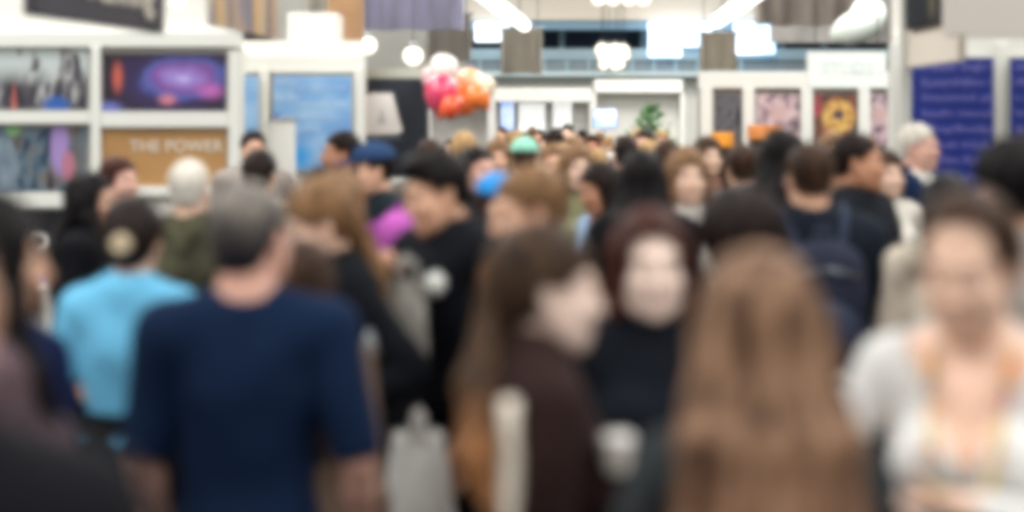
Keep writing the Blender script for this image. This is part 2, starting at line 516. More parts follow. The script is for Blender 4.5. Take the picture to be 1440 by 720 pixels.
# ------------------------------------------------------------------ hair (head frame)
def hair_build(sp, J, g, S):
    st = sp.get('hair', 'short'); RH, hc = J['RH'], J['hc']
    base = [P_ell((0, .02, .038), (.073, .092, .083), k=.01)]
    rng = random.Random(sp.get('seed', 1))
    thick = .012; face_cut = True; extra = []; low = -.055; amp = .0025
    nk = J['neck'] - hc
    inv = RH.T
    def down(x, y, z):   # a person-frame offset below the head, in the head frame
        return inv @ (J['neck'] + v3(x, y, z) - hc)
    if st == 'short': thick = .010; low = sp.get('nape', -.055)
    elif st == 'crop': thick = .007; low = -.06; amp = .001
    elif st == 'quiff':
        thick = .012; extra = [P_ell((0, -.045, .105), (.055, .05, .03), k=.03)]
    elif st == 'afro': thick = .03; extra = [P_ell((0, .03, .05), (.105, .11, .10), k=.04)]; amp = .008
    elif st in ('bun', 'topbun'):
        thick = .012
        c = (0, .115, .03) if st == 'bun' else (0, .07, .13)
        extra = [P_ell(c, (.042, .036, .042), k=.012)]
    elif st in ('lowbun',):
        thick = .02; low = -.09
        extra = [P_ell((0, .1, .0), (.062, .05, .07), k=.03)]
    elif st == 'lowpony':
        thick = .016
        q0 = v3(0, .1, -.03); px_ = sp.get('ponyx', -.03); m = down(px_ * .5, .11, -.02); e = down(px_, .115, -.14); e2 = down(px_ * 1.3, .09, -sp.get('hairlen', .26))
        extra = [P_ell((0, .06, .0), (.075, .06, .07), k=.03), P_cap((0, .07, .0), q0, .04, .034, k=.03), P_cap(q0, m, .034, .042, k=.02), P_cap(m, e, .042, .04, k=.02), P_cap(e, e2, .04, .015, k=.02)]
    elif st == 'ponytail':
        a = v3(0, .11, .03); m = down(0, .13, .02); e = down(0, .14, -.17)
        extra = [P_cap((0, .09, .03), a, .025, .022, k=.02), P_cap(a, m, .024, .032, k=.02), P_cap(m, e, .032, .014, k=.02)]
    elif st in ('long', 'longback', 'longwavy'):
        thick = .018; low = -.1; ln = sp.get('hairlen', .34)
        w = .07
        e = [P_ell((0, .045, -.02), (.085, .07, .1), k=.04)]
        for i in range(7):
            u = (i - 3) / 3.0
            wx = u * sp.get('hairw', .105)
            yb = .125 - .03 * u * u
            a = v3(u * .07, .07 - .035 * abs(u), .0)
            m = down(wx * .95, yb - .01, .0)
            m2 = down(wx * 1.05, yb + .02, -.14); ee = down(wx * (1.0 + .08 * rng.uniform(-1, 1)), yb + .01, -ln + .05 * abs(u) + rng.uniform(-.015, .015))
            e += [P_cap(a, m, .035, .032, k=.035), P_cap(m, m2, .032, .03, k=.025), P_cap(m2, ee, .03, .014, k=.02)]
        if st in ('long', 'longwavy'):
            for s in (-1, 1):
                for q in (-1, 0, 1):
                    a = v3(s * .062, -.018 + q * .022, .045); m = v3(s * (.079 + .004 * (q == 0)), -.014 + q * .024, -.07)
                    n1 = down(s * (.088 - .008 * q), -.045 + q * .04, -.05); n2 = down(s * (.1 - .01 * q), -.095 + q * .045, -.2 - .02 * q)
                    e += [P_cap(a, m, .016, .019, k=.025), P_cap(m, n1, .02, .026, k=.025), P_cap(n1, n2, .026, .008, k=.02)]
        extra = e; amp = .004
    elif st == 'bob':
        thick = .02; low = -.12
        e = [P_ell((0, .04, -.02), (.09, .08, .11), k=.04)]
        for s in (-1, 1): e += [P_cap((s * .07, -.015, .04), (s * .083, -.02, -.1), .022, .024, k=.03)]
        extra = e; amp = .003
    base = [dict(p, r=p['r'] + thick) if p['t'] == 'e' else p for p in base]
    nape = [] if st in ('crop',) else [P_ell((0, .055, -.03), (.052 + thick * .6, .045, .06), k=.03)]
    prims = xf(base + nape + extra, RH, hc)
    hl = sp.get('hairline', .062)
    ph = rng.uniform(0, 6)
    def post(F, X, Y, Z):
        x = X - hc[0]; y = Y - hc[1]; z = Z - hc[2]
        lx = RH[0, 0] * x + RH[1, 0] * y + RH[2, 0] * z
        ly = RH[0, 1] * x + RH[1, 1] * y + RH[2, 1] * z
        lz = RH[0, 2] * x + RH[1, 2] * y + RH[2, 2] * z
        ang = np.arctan2(lx, ly - .02)
        F = F + amp * np.sin(ang * 26 + ph + 3 * np.sin(lz * 14 + ph)) * .6 + amp * .6 * np.sin(ang * 11 + lz * 25)
        # face opening: box-like region in front and below the hairline
        hz = hl - 6.0 * lx * lx
        d1 = np.maximum(ly + .035 + .0 * lx, lz - hz)            # negative inside the opening
        cut = np.maximum(d1, np.abs(lx) - .115)
        if st in ('long', 'longwavy', 'bob'):
            cut = np.maximum(d1, np.abs(lx) - (.063 + .0 * lz))
            cut = np.maximum(cut, -.20 - lz)
        elif st == 'longback':
            cut = np.maximum(cut, -.16 - lz)
        F = np.maximum(F, -cut)
        if st not in ('long', 'longback', 'longwavy', 'ponytail', 'bob'):
            # around the ears and the nape
            cut2 = np.maximum(ly - .028, lz - .015)
            F = np.maximum(F, -cut2)
            F = np.maximum(F, np.minimum(low - lz, .055 - ly) if st == 'lowpony' else (low - lz))
        return F
    fine = None
    V, Q = shape(prims, g, post=post, it=1, scale=S)
    return V, Q

def clean(V, Q, keep=.08):
    """drop islands that are far smaller than the main one"""
    n = len(V)
    if n == 0: return V, Q
    lab = np.arange(n)
    for _ in range(200):
        m = lab[Q].min(1)
        new = lab.copy()
        for c in range(4): np.minimum.at(new, Q[:, c], m)
        new = new[new]
        if (new == lab).all(): break
        lab = new
    u, c = np.unique(lab, return_counts=True)
    big = u[c > keep * c.max()]
    ok = np.isin(lab, big); mp = np.cumsum(ok) - 1
    Q = Q[ok[Q].all(1)]
    return V[ok], mp[Q]
# ------------------------------------------------------------------ clothes and people
SKIN = dict(
    fair=('skin_fair', 'E8C2AC'), light=('skin_light', 'DDAE92'), pale=('skin_pale', 'EED5C8'),
    tan=('skin_tan', 'C08A6C'), pink=('skin_pink', 'DFAE9C'), brown=('skin_brown', '8A5C44'))
def skin(k):
    n, c = SKIN[k]
    return mat(n, c, rough=.5, sss=.12, noise=.06, nscale=14, bump=.05, bscale=180)
HAIR = dict(
    black=('0C0A0C', '181416'), dark=('140E0D', '281C19'), brown=('241914', '4A3528'), auburn=('2C1512', '502A20'),
    light=('5F4632', '93714F'), blonde=('8A6B48', 'C8A777'), grey=('4A4848', '8C8885'), silver=('6A6866', 'A8A29B'),
    white=('C9C2B6', 'F2EEE4'), ginger=('6E3A20', 'A86238'))
def hmat(k):
    return hair_mat('hair_' + k, *HAIR[k])
def cloth(c, name=None, rough=.9, noise=.12, nscale=5, bump=.12, bscale=160, col2=None):
    return mat('cloth_' + (name or c), c, rough=rough, noise=noise, nscale=nscale, bump=bump, bscale=bscale, col2=col2)

def wr_post(amp, seed, hem=None):
    r = random.Random(seed); p1, p2, p3 = (r.uniform(0, 6.28) for _ in range(3))
    def f(F, X, Y, Z):
        w = np.sin(17 * Z + 6 * X + p1 + 1.6 * np.sin(9 * X + 7 * Y + p2)) * np.sin(8 * X - 5 * Z + 9 * Y + p3)
        w = w + .6 * np.sin(31 * Z + 11 * Y + p2 + 2 * np.sin(13 * X + p1)) * np.sin(12 * (X + Y) + p1)
        return F + amp * w
    return f

TOPS = dict(   # inflate, sleeve end (fraction of the whole arm), hem height, wrinkle
    tee=(.012, .30, .875, .003), polo=(.015, .34, .87, .004), longsleeve=(.009, .97, .88, .003), vneck=(.009, .97, .88, .003),
    sweater=(.018, .97, .86, .004), jacket=(.028, .98, .83, .006), hoodie=(.028, .97, .85, .007), suit=(.022, .97, .80, .003),
    coat=(.032, .98, .52, .006), teddy=(.03, .95, .74, .010), puffer=(.045, .97, .84, .004), tank=(.008, .0, .90, .002), inner=(.006, .0, .90, .0), turtle=(.02, .97, .86, .004))

def top_mesh(sp, J, T, A, g, S):
    kind = sp['top'][0]; infl, sl, hem, wa = TOPS[kind]
    hem = sp.get('hem', hem); sl = sp.get('sleeve', sl); infl = infl * sp.get('loose', 1.0)
    f = sp['sex'] == 'f'
    tor = list(T)
    if hem < .87:
        tor.append(P_cap((0, .01, .95), (0, .01, hem - .05), .165 if not f else .16, .17 if hem > .7 else .19, k=.05, sq=(1, .76)))
    nb = J['neck']; nr = .049 if f else .059
    if kind in ('inner', 'polo', 'jacket', 'coat', 'suit', 'turtle', 'teddy', 'puffer'):
        hh = dict(polo=.012, inner=.03, suit=.02, turtle=.06, jacket=.03, coat=.035, teddy=.015, puffer=.04)[kind]
        tor.append(P_cap(nb + v3(0, .006, -.04), nb + v3(0, .004, hh), nr + .016 - infl * .6, nr + .010 - infl * .6, k=.02, cut=True))
    if kind == 'hoodie':
        tor += [P_ell(nb + v3(0, .075, -.005), (.105, .055, .06), k=.03)]
        for s in (-1, 1):
            tor += [P_cap(nb + v3(s * .078, .04, .002), nb + v3(s * .07, -.04, -.015), .02, .016, k=.02),
                    P_cap(nb + v3(s * .07, -.04, -.015), nb + v3(s * .015, -.082, -.07), .016, .014, k=.02)]
    arms = []
    if sl > 0:
        for n in 'LR':
            sh, el, w = J['sh' + n], J['el' + n], J['wr' + n]
            up = A[n][0]
            if sl < .5:
                t = sl / .5; e = sh + (el - sh) * t
                arms.append(dict(up, b=e, rb=up['ra'] + (up['rb'] - up['ra']) * t + .006, cut=True))
            else:
                t = (sl - .5) / .5; e = el + (w - el) * t
                arms += [up, dict(A[n][1], b=el + (e - el) * .4), P_cap(el + (e - el) * .4, e, A[n][1]['rb'], A[n][2]['rb'] + .004, k=.02, cut=True)]
    allp = tor + arms
    los, his = zip(*[_bounds(p, infl + wa) for p in allp])
    lo = np.min(los, 0) - g; hi = np.max(his, 0) + g; lo[2] = min(lo[2], hem - 2 * g)
    ax = [axis(lo[i], hi[i], g) for i in range(3)]
    X, Y, Z = ax[0][:, None, None], ax[1][None, :, None], ax[2][None, None, :]
    Ft = field(tor, ax, infl)
    Ft = np.maximum(Ft, hem - Z)
    if arms:
        Fa = field(arms, ax, infl * (.8 if sl < .5 else .75))
        h = np.clip(.5 + .5 * (Ft - Fa) / .02, 0, 1)
        F = Ft * (1 - h) + Fa * h - .02 * h * (1 - h)
    else: F = Ft
    F = wr_post(wa, sp.get('seed', 1))(F, X, Y, Z)
    if kind in ('vneck', 'suit', 'tank'):
        dz = sp.get('vdepth', .17)
        c = nb + v3(0, -.06, 0)
        # wedge that opens upwards
        wdg = np.maximum(np.abs(X - c[0]) - .012 - .52 * (Z - (nb[2] - dz)), Y - (nb[1] - .01))
        F = np.maximum(F, -wdg)
    elif kind in ('tee', 'longsleeve'):
        d = np.sqrt((X - nb[0]) ** 2 + ((Y - nb[1] + .03) / 1.0) ** 2 + ((Z - nb[2]) / .8) ** 2) - .082
        F = np.maximum(F, -np.maximum(d, Y - nb[1] - .02))
    if kind == 'puffer':
        F = F - .010 * np.abs(np.sin((Z - .02) * math.pi / .075)) + .006
    if kind == 'teddy':
        r = random.Random(3)
        F = F + .004 * np.sin(95 * X + 3 * np.sin(60 * Z)) * np.sin(90 * Z + 2 * np.sin(70 * Y)) * np.sin(85 * Y + 1)
    V, Q = surface(F, ax)
    V = relax(V, Q, 1, .4)
    return V * S, Q

def bottom_mesh(sp, J, T, G, g, S):
    kind = sp['bottom'][0]
    P = [T[0], P_cap((0, .01, .93), (0, .005, sp.get('waist', .96) + .03), .13, .125, k=.05, sq=(1, .85))]
    infl = dict(slim=.008, jeans=.014, wide=.022, skirt=.012, suit=.016)[kind]
    if kind == 'skirt':
        P.append(P_cap((0, .01, .90), (0, .01, .55), .165, .2, k=.05, sq=(1, .85)))
        lo_z = .5
        legs = []
    else:
        lo_z = .085; legs = []
        for n in 'LR':
            legs += G[n]
            if kind in ('wide', 'jeans', 'suit'):
                w = dict(wide=.085, jeans=.058, suit=.062)[kind]
                legs.append(P_cap(J['kn' + n], J['an' + n], w * .95, w, k=.03))
    def post(F, X, Y, Z):
        F = wr_post(.004, sp.get('seed', 1) + 7)(F, X, Y, Z)
        F = np.maximum(F, Z - sp.get('waist', .96)); return np.maximum(F, lo_z - Z)
    return shape(P + legs, g, infl=infl, post=post, scale=S)

def part(name, VQ, m, root):
    if len(VQ[0]) == 0: return None
    return link(name, mesh_from(VQ[0], VQ[1], name), m, root)

def make_person(sp, loc, heading, label, g=.012, group=None):
    """sp: everything about the figure; heading 0 looks at the camera, 90 to picture right, 180 away"""
    S = sp['H'] / 1.765
    root = empty('person', loc, math.radians(heading), label, 'person', group)
    J, T, A, G, NK, H = bodyset(sp)
    sk = skin(sp.get('skin', 'light'))
    hc = J['hc']; gh = g * sp.get('hq', .5)
    fine = ((hc[0] - .1, hc[0] + .1), (hc[1] - .125, hc[1] + .115), (hc[2] - .13, hc[2] + .135))
    allb = T + A['L'] + A['R'] + G['L'] + G['R'] + NK + H + foot_prims(J['anL'], 1) + foot_prims(J['anR'], -1)
    V, Q = shape(allb, g * 1.15, fine=fine, gf=gh, scale=S, clip=((-2, -2, .002), (2, 2, 3)))
    Vs, Qs, off = [V], [Q], len(V)
    for n, s in (('L', 1), ('R', -1)):
        hd = sp.get('hand' + n, {})
        d = hd.get('d'); w = J['wr' + n]
        if d is None: d = unit(w - J['el' + n]) * .8 + v3(0, -.02, -.15)
        nn = hd.get('n', (-s, .15, 0))
        hv, hq = shape(hand_prims(w, d, nn, n, hd.get('curl', .42), hd.get('spread', 1.0), .93 if sp['sex'] == 'f' else 1.02), max(.0036, g * .36), scale=S)
        Vs.append(hv); Qs.append(hq + off); off += len(hv)
    b = link('body', mesh_from(np.concatenate(Vs), np.concatenate(Qs), 'body'), sk, root)
    # face details
    RH = J['RH']
    lipm = mat('lips_' + sp.get('lip', 'A9605A'), sp.get('lip', 'A9605A'), rough=.4)
    part('lips', shape(xf([P_cap((0, -.0875, -.0625), (.02, -.083, -.066), .0052, .0022, k=.003), P_cap((0, -.0875, -.0625), (-.02, -.083, -.066), .0052, .0022, k=.003), P_cap((0, -.0872, -.0722), (.017, -.083, -.068), .0058, .002, k=.003), P_cap((0, -.0872, -.0722), (-.017, -.083, -.068), .0058, .002, k=.003)], RH, hc), .0035 if g < .015 else .006, scale=S), lipm, root)
    brm = mat('brow_' + HAIR[sp.get('hairc', 'brown')][0], HAIR[sp.get('hairc', 'brown')][0], rough=.8)
    for s in ((-1, 1) if sp.get('detail', True) else ()):
        part('eyebrow', shape(xf([P_cap((s * .017, -.0875, .027), (s * .035, -.086, .031), .0036, .0032, k=.004), P_cap((s * .035, -.086, .031), (s * .05, -.076, .026), .0032, .002, k=.004)], RH, hc), .003 if g < .015 else .006, scale=S), brm, root)
        ec = (RH @ v3(s * .031, -.0755, .002) + hc) * S; r = .0118 * S
        def ball(c, r, nm, m, par, n=10):
            prof = [(r * math.sin(math.pi * i / n), -r * math.cos(math.pi * i / n)) for i in range(n + 1)]
            prof[0] = (1e-4, prof[0][1]); prof[-1] = (1e-4, prof[-1][1])
            return MB().lathe(prof, 12, tuple(c)).build(nm, m, par)
        e = ball(ec, r, 'eye', mat('eye_white', 'E8E4DE', rough=.2), root)
        ic = ec + RH @ v3(0, -.0075, 0) * S
        ball(ic, .0066 * S, 'iris', mat('iris_brown', '2A1A12', rough=.15), e, 8)
    # hair
    if sp.get('hair') != 'none':
        hv, hq = hair_build(sp, J, max(g * .62, .006) if not sp.get('hairfine') else sp['hairfine'], S)
        hv, hq = clean(hv, hq)
        hm = sp.get('hairmat') or hmat(sp.get('hairc', 'brown'))
        part('hair', (hv, hq), hm, root)
    # clothes
    V, Q = top_mesh(sp, J, T, A, g, S)
    part(sp.get('topname', dict(tee='t_shirt', polo='polo_shirt', longsleeve='shirt', vneck='shirt', suit='suit_jacket', teddy='jacket', puffer='jacket', tank='tank_top', turtle='sweater').get(sp['top'][0], sp['top'][0])), (V, Q), sp['top'][1], root)
    if sp['top'][0] == 'suit': part('shirt', top_mesh(dict(sp, top=('inner', None), sleeve=0), J, T, A, g, S), cloth('E4E2DC', 'white_shirt'), root)
    bt = part('skirt' if sp['bottom'][0] == 'skirt' else 'trousers', bottom_mesh(sp, J, T, G, g * 1.1, S), sp['bottom'][1], root)
    for n, s in (('L', 1), ('R', -1)):
        def pf(F, X, Y, Z): return np.maximum(F, .001 - Z)
        part('shoe', shape(foot_prims(J['an' + n], s, .009), .011 if g < .015 else .018, post=pf, scale=S, clip=((-2, -2, -.02), (2, 2, 3))), sp.get('shoe', mat('shoe_dark', '22201F', rough=.6)), root)
    return root, J, S

def to_root(root, p):
    """world point -> the frame of the root"""
    return root.matrix_basis.inverted() @ Vector(p)

def place(px, ytop, d, heading, sp, label, g=.012, **kw):
    """stands a person on the floor at depth d; head top seen at ytop gives the body height"""
    H = EYE - (ytop - HORIZON) * d / F_PX - sp.get('hairup', .014)
    sp = dict(sp); sp['H'] = H
    loc = ((px - 720) * d / F_PX, d, 0)
    return make_person(sp, loc, heading, label, g, **kw)

def copy_tree(o, parent=None):
    c = o.copy(); COL.objects.link(c)
    if parent is not None: c.parent = parent
    for ch in [x for x in KIDS.get(o.name, ())]: copy_tree(ch, c)
    return c
KIDS = {}
# ------------------------------------------------------------------ materials of the place
WHITE = mat('panel_white', 'ECEBE4', rough=.6, noise=.02, nscale=2)
WARMW = mat('panel_warm_white', 'E3DACD', rough=.7, noise=.03, nscale=1.5)
ALU = mat('post_aluminium', 'E6E8E2', rough=.5)
CEIL = mat('ceiling_cream', 'D9D2C4', rough=.9, noise=.05, nscale=.4)
DARK = mat('panel_dark', '22222A', rough=.6)
INK = mat('panel_ink_blue', '16222F', rough=.6)
GREYC = mat('hall_grey', 'B9B6AC', rough=.9, noise=.06, nscale=.5)
LAMP = mat('lamp_glow', 'FFFBF2', emit=9.0)
LAMPW = mat('lamp_glow_warm', 'FFF2DC', emit=3.0)
METAL = mat('metal_grey', '8B9094', rough=.4, metal=.8)
STEEL = mat('steel_dark', '39424C', rough=.5, metal=.4)

def img_mat(name, build, rough=.45, emit=0.0, k=1.0):
    """printed or displayed picture: build(nt, xyz) returns a colour socket; coordinates run in metres on the panel"""
    m = bpy.data.materials.new(name); m.use_nodes = True; nt = m.node_tree; b = nt.nodes['Principled BSDF']
    b.inputs['Roughness'].default_value = rough
    tc = nt.nodes.new('ShaderNodeTexCoord')
    out = build(nt, tc.outputs['Object'] if k == 1.0 else mapping(nt, tc.outputs['Object'], (1 / k,) * 3))
    nt.links.new(out, b.inputs['Base Color'])
    if emit:
        nt.links.new(out, b.inputs['Emission Color']); b.inputs['Emission Strength'].default_value = emit
    return m
def N(nt, t, **kw):
    n = nt.nodes.new(t)
    for k, v in kw.items(): setattr(n, k, v)
    return n
def mapping(nt, v, scale=(1, 1, 1), loc=(0, 0, 0), rot=(0, 0, 0)):
    n = N(nt, 'ShaderNodeMapping'); n.inputs['Scale'].default_value = scale; n.inputs['Location'].default_value = loc; n.inputs['Rotation'].default_value = rot
    nt.links.new(v, n.inputs['Vector']); return n.outputs['Vector']
def ramp(nt, f, stops, interp='LINEAR'):
    r = N(nt, 'ShaderNodeValToRGB'); cr = r.color_ramp; cr.interpolation = interp
    while len(cr.elements) < len(stops): cr.elements.new(.5)
    for e, (p, c) in zip(cr.elements, stops): e.position = p; e.color = srgb(c)
    nt.links.new(f, r.inputs['Fac']); return r.outputs['Color']
def noise(nt, v, sc, det=3, dist=0.0):
    n = N(nt, 'ShaderNodeTexNoise'); n.inputs['Scale'].default_value = sc; n.inputs['Detail'].default_value = det; n.inputs['Distortion'].default_value = dist
    nt.links.new(v, n.inputs['Vector']); return n.outputs['Fac']
def mixc(nt, f, a, b, mode='MIX'):
    m = N(nt, 'ShaderNodeMix', data_type='RGBA', blend_type=mode)
    for s, v in ((m.inputs['Factor'], f), (m.inputs[6], a), (m.inputs[7], b)):
        if isinstance(v, (int, float)): s.default_value = v
        elif isinstance(v, str): s.default_value = srgb(v)
        else: nt.links.new(v, s)
    return m.outputs[2]
def length(nt, v):
    n = N(nt, 'ShaderNodeVectorMath', operation='LENGTH'); nt.links.new(v, n.inputs[0]); return n.outputs['Value']
def math_(nt, op, a, b=0.0):
    n = N(nt, 'ShaderNodeMath', operation=op)
    for s, v in zip(n.inputs, (a, b)):
        if isinstance(v, (int, float)): s.default_value = v
        else: nt.links.new(v, s)
    return n.outputs[0]
def blob(nt, v, cx, cz, rx, rz, soft=.5):
    """1 inside an ellipse, 0 outside"""
    l = length(nt, mapping(nt, v, (1 / rx, 0, 1 / rz), (-cx / rx, 0, -cz / rz)))
    mr = N(nt, 'ShaderNodeMapRange'); mr.interpolation_type = 'SMOOTHSTEP'
    mr.inputs['From Min'].default_value = 1; mr.inputs['From Max'].default_value = 1 - soft
    nt.links.new(l, mr.inputs['Value']); return mr.outputs['Result']

def text(name, body, loc, size, m, parent=None, rot=(90, 0, 0), ext=.002, align='LEFT'):
    c = bpy.data.curves.new(name, 'FONT'); c.body = body; c.size = size; c.extrude = ext; c.align_x = align
    t_ = bpy.data.objects.new(name, c); COL.objects.link(t_); bpy.context.view_layer.update()
    me = bpy.data.meshes.new_from_object(t_.evaluated_get(bpy.context.evaluated_depsgraph_get()))
    bpy.data.objects.remove(t_); me.materials.clear(); me.materials.append(m)
    o = bpy.data.objects.new(name, me); COL.objects.link(o)
    o.location = loc; o.rotation_euler = tuple(math.radians(a) for a in rot)
    if parent is not None: o.parent = parent
    return o

def px_box(mb, x0, x1, y0, y1, d, th=.03, c=None, bev=0.0):
    """box whose front face fills the rectangle (x0..x1, y0..y1) of the view at depth d; c = origin it is built around"""
    a = ptz(x0, y1, d); b = ptz(x1, y0, d); c = c or Vector((0, 0, 0))
    mb.box(a.x - c.x, b.x - c.x, d - c.y, d + th - c.y, a.z - c.z, b.z - c.z, bev); return mb

# ------------------------------------------------------------------ hall shell
m_floor = mat('floor_carpet', '3C3E42', rough=.95, noise=.15, nscale=1.2, bump=.3, bscale=300)
o = MB().box(-12.5, 12.5, -10, 38, -.1, 0).build('floor', m_floor); structure(o)
o = MB().box(-12.5, 12.5, -10, 38, 8.2, 8.4).build('ceiling', CEIL); structure(o)
for nm, x0, x1 in (('wall_left', -12.7, -12.5), ('wall_right', 12.5, 12.7)):
    structure(MB().box(x0, x1, -10, 38, 0, 8.2).build(nm, GREYC))
structure(MB().box(-12.5, 12.5, -10.2, -10, 0, 8.2).build('wall_front', GREYC))
# back wall: solid below the gallery, glazed gallery, cream wall above
BY = 36.0
def zb(py, d=BY): return EYE + (HORIZON - py) * d / F_PX
w = MB().box(-12.5, 12.5, BY + 1.8, BY + 2, 0, 8.2); structure(w.build('wall_back', mat('hall_back_blue', '27384C', rough=.7, noise=.2, nscale=.6)))
structure(MB().box(-12.5, 12.5, BY + .2, BY + 1.8, 0, zb(108)).build('wall_back_lower', WHITE))
structure(MB().box(-12.5, 12.5, BY - .2, BY + 1.8, zb(29), 8.2).build('wall_back_upper', mat('gallery_cream', 'EFE6D8', rough=.8)))
structure(MB().box(-12.5, 12.5, BY - .5, BY + .2, zb(108), zb(101)).build('trim_1', mat('gallery_edge', 'C9DCE2', rough=.5)))
structure(MB().box(-12.5, 12.5, BY - .1, BY + .1, zb(42), zb(29)).build('trim_2', mat('gallery_beam', '7FA3BC', rough=.5)))
# gallery railing with glass and posts
r = empty('gallery_railing', (0, BY - .3, zb(101)), 0, 'pale blue-grey railing with glass panels along the upper gallery, behind the far crowd', 'railing')
h = zb(84) - zb(101)
MB().box(-12.4, 12.4, -.04, .04, h - .02, h + .26).build('handrail', mat('rail_blue_grey', '93AEBB', rough=.4), r)
for i in range(46):
    x = -12.3 + i * .547
    if abs(x - 1.5) < 4.5: MB().box(x - .04, x + .04, -.03, .03, 0, h).build('baluster', mat('rail_blue_grey', '93AEBB'), r)
gl = bpy.data.materials.new('rail_glass'); gl.use_nodes = True
gb = gl.node_tree.nodes['Principled BSDF']; gb.inputs['Base Color'].default_value = srgb('B9CDD8'); gb.inputs['Roughness'].default_value = .25
gb.inputs['Transmission Weight'].default_value = .6
MB().box(-12.4, 12.4, .05, .07, .02, h).build('glass_panel', gl, r)
# bright windows and mullions of the gallery
skyl = img_mat('window_daylight', lambda nt, v: ramp(nt, noise(nt, v, .9, 3), [(.35, 'A9CDEB'), (.55, 'E8F4FF')]), emit=4.0)
for i, (a, b, c, d) in enumerate(((668, 716, 31, 58), (912, 958, 31, 80), (962, 1001, 31, 66), (1032, 1090, 31, 76))):
    structure(px_box(MB(), a, b, c, d, BY - .6, .05).build('window_%d' % (i + 1), skyl))
for i, x in enumerate((735, 790, 905, 1010, 1100, 1160)):
    structure(px_box(MB(), x - 4, x + 4, 29, 102, BY + 1.2, .2).build('trim_%d' % (i + 3), mat('mullion', '86A4B4', rough=.5)))
# dim upper side bays seen behind the hanging fabrics
structure(px_box(MB(), 380, 655, -40, 112, 26, .2).build('wall_back_left', mat('bay_grey', 'B2B3AC', rough=.9, noise=.15, nscale=.8)))
structure(px_box(MB(), 1085, 1300, -60, 60, 28, .2).build('wall_back_right', mat('bay_grey2', '8F8C88', rough=.9, noise=.25, nscale=1.2)))

# ------------------------------------------------------------------ lamps of the hall
def strip_lamp(p1, p2, r, label):
    p1 = Vector(p1); p2 = Vector(p2); c = (p1 + p2) / 2
    e = empty('strip_lamp', c, 0, label, 'lamp', 'long strip lamps over the aisle')
    a, b = p1 - c, p2 - c
    MB().tube([a, a.lerp(b, .5), b], r, 14).build('light_tube', LAMP, e)
    t = (b - a).normalized()
    MB().tube([a + Vector((0, 0, r * .9)), b + Vector((0, 0, r * .9))], r * .8, 8).build('housing', METAL, e)
    for q in (.12, .88):
        p = a.lerp(b, q); MB().tube([p + Vector((0, 0, r)), p + Vector((0, 0, 8.19 - c.z - p.z))], .008, 6).build('cable', STEEL, e)
    return e
strip_lamp(ptz(738, 36, 22), ptz(640, -38, 13.8), .075, 'long glowing white strip lamp hung over the aisle, left of the two')
strip_lamp(ptz(1008, 30, 22), ptz(1106, -42, 13.8), .09, 'long glowing white strip lamp hung over the aisle, right of the two')
def globe(px, py, d, r, name, label, grp, drop=True):
    p = ptz(px, py, d); e = empty(name, p, 0, label, 'lamp', grp)
    prof = [(max(1e-4, r * math.sin(math.pi * i / 10)), -r * math.cos(math.pi * i / 10)) for i in range(11)]
    MB().lathe(prof, 16).build('bulb', LAMPW, e)
    MB().lathe([(r * .5, r * .8), (r * .55, r * 1.3), (r * .2, r * 1.6)], 12).build('socket', METAL, e)
    if drop: MB().tube([(0, 0, r * 1.5), (0, 0, 8.19 - p.z)], .006, 6).build('cable', STEEL, e)
    return e
for q, (x, y) in enumerate(((846, 70), (855, 72), (865, 70), (876, 71), (848, 81), (857, 82), (868, 83), (849, 91), (872, 90), (865, 92), (879, 78))):
    globe(x, y, 33.2 + q * .22, .14 if y < 76 else .11, 'pendant_lamp', 'small bright bulb in the cluster hanging before the dark gallery glazing', 'cluster of pendant bulbs')
for x in (842, 862, 884, 905):
    globe(x, -2, 33, .15, 'pendant_lamp', 'warm bulb in the row hanging by the cream wall at the top edge', 'row of warm bulbs at the top')
globe(517, 64, 20, .12, 'pendant_lamp', 'round white lamp glowing left of the two above the black booth panel', None)
globe(581, 79, 20, .13, 'pendant_lamp', 'round white lamp glowing right of the two above the black booth panel', None)
globe(250, 3, 9, .04, 'spot_lamp', 'warm spot lamp glowing just right of the dark overhead sign', None)

# ------------------------------------------------------------------ hanging fabrics below the ceiling
def drape(x0, x1, y0, y1, d, c1, c2, label, n=26, seed=0, sc=7):
    a = ptz(x0, y1, d); b = ptz(x1, y0, d); W = b.x - a.x; Hh = b.z - a.z
    e = empty('hanging_drape', ((a.x + b.x) / 2, d, b.z), 0, label, 'drape', 'pleated drapes hung high in the hall')
    rg = random.Random(seed); nn = n * 4
    V = []; F = []
    for j, z in enumerate((0, -Hh * .5, -Hh)):
        for i in range(nn + 1):
            x = -W / 2 + W * i / nn
            V.append((x, .05 * math.sin(i * math.pi / 2 + .3) * (1 + .4 * rg.random()), z + (0 if j < 2 else .012 * math.sin(i * .17 + seed))))
    k = len(V)
    V += [(x, y + .02, z) for x, y, z in V]
    for j in range(2):
        for i in range(nn):
            q = j * (nn + 1) + i; F.append((q, q + 1, q + nn + 2, q + nn + 1)); F.append((q + k, q + nn + 1 + k, q + nn + 2 + k, q + 1 + k))
    m = img_mat('drape_%d' % seed, lambda nt, v: ramp(nt, noise(nt, mapping(nt, v, (1, 1, .12)), sc, 3), [(.36, c1), (.64, c2)]), rough=.95)
    me = bpy.data.meshes.new('fabric'); me.from_pydata(V, [], F); link('fabric', me, m, e)
    MB().tube([(-W / 2 - .05, 0, .01), (W / 2 + .05, 0, .01)], .02, 8).build('rail', METAL, e)
    for s in (-.4, .4): MB().tube([(W * s, 0, 0), (W * s, 0, 8.19 - b.z)], .006, 6).build('cable', STEEL, e)
drape(505, 652, -30, 42, 22, '9A98A8', 'B4B2C8', 'lilac grey pleated drape above the lamps, left of the aisle strip lamps', 22, 1)
drape(430, 506, -30, 28, 21, 'A8A49B', 'D3CFC4', 'pale grey pleated drape hung high above the white booth box', 14, 2)
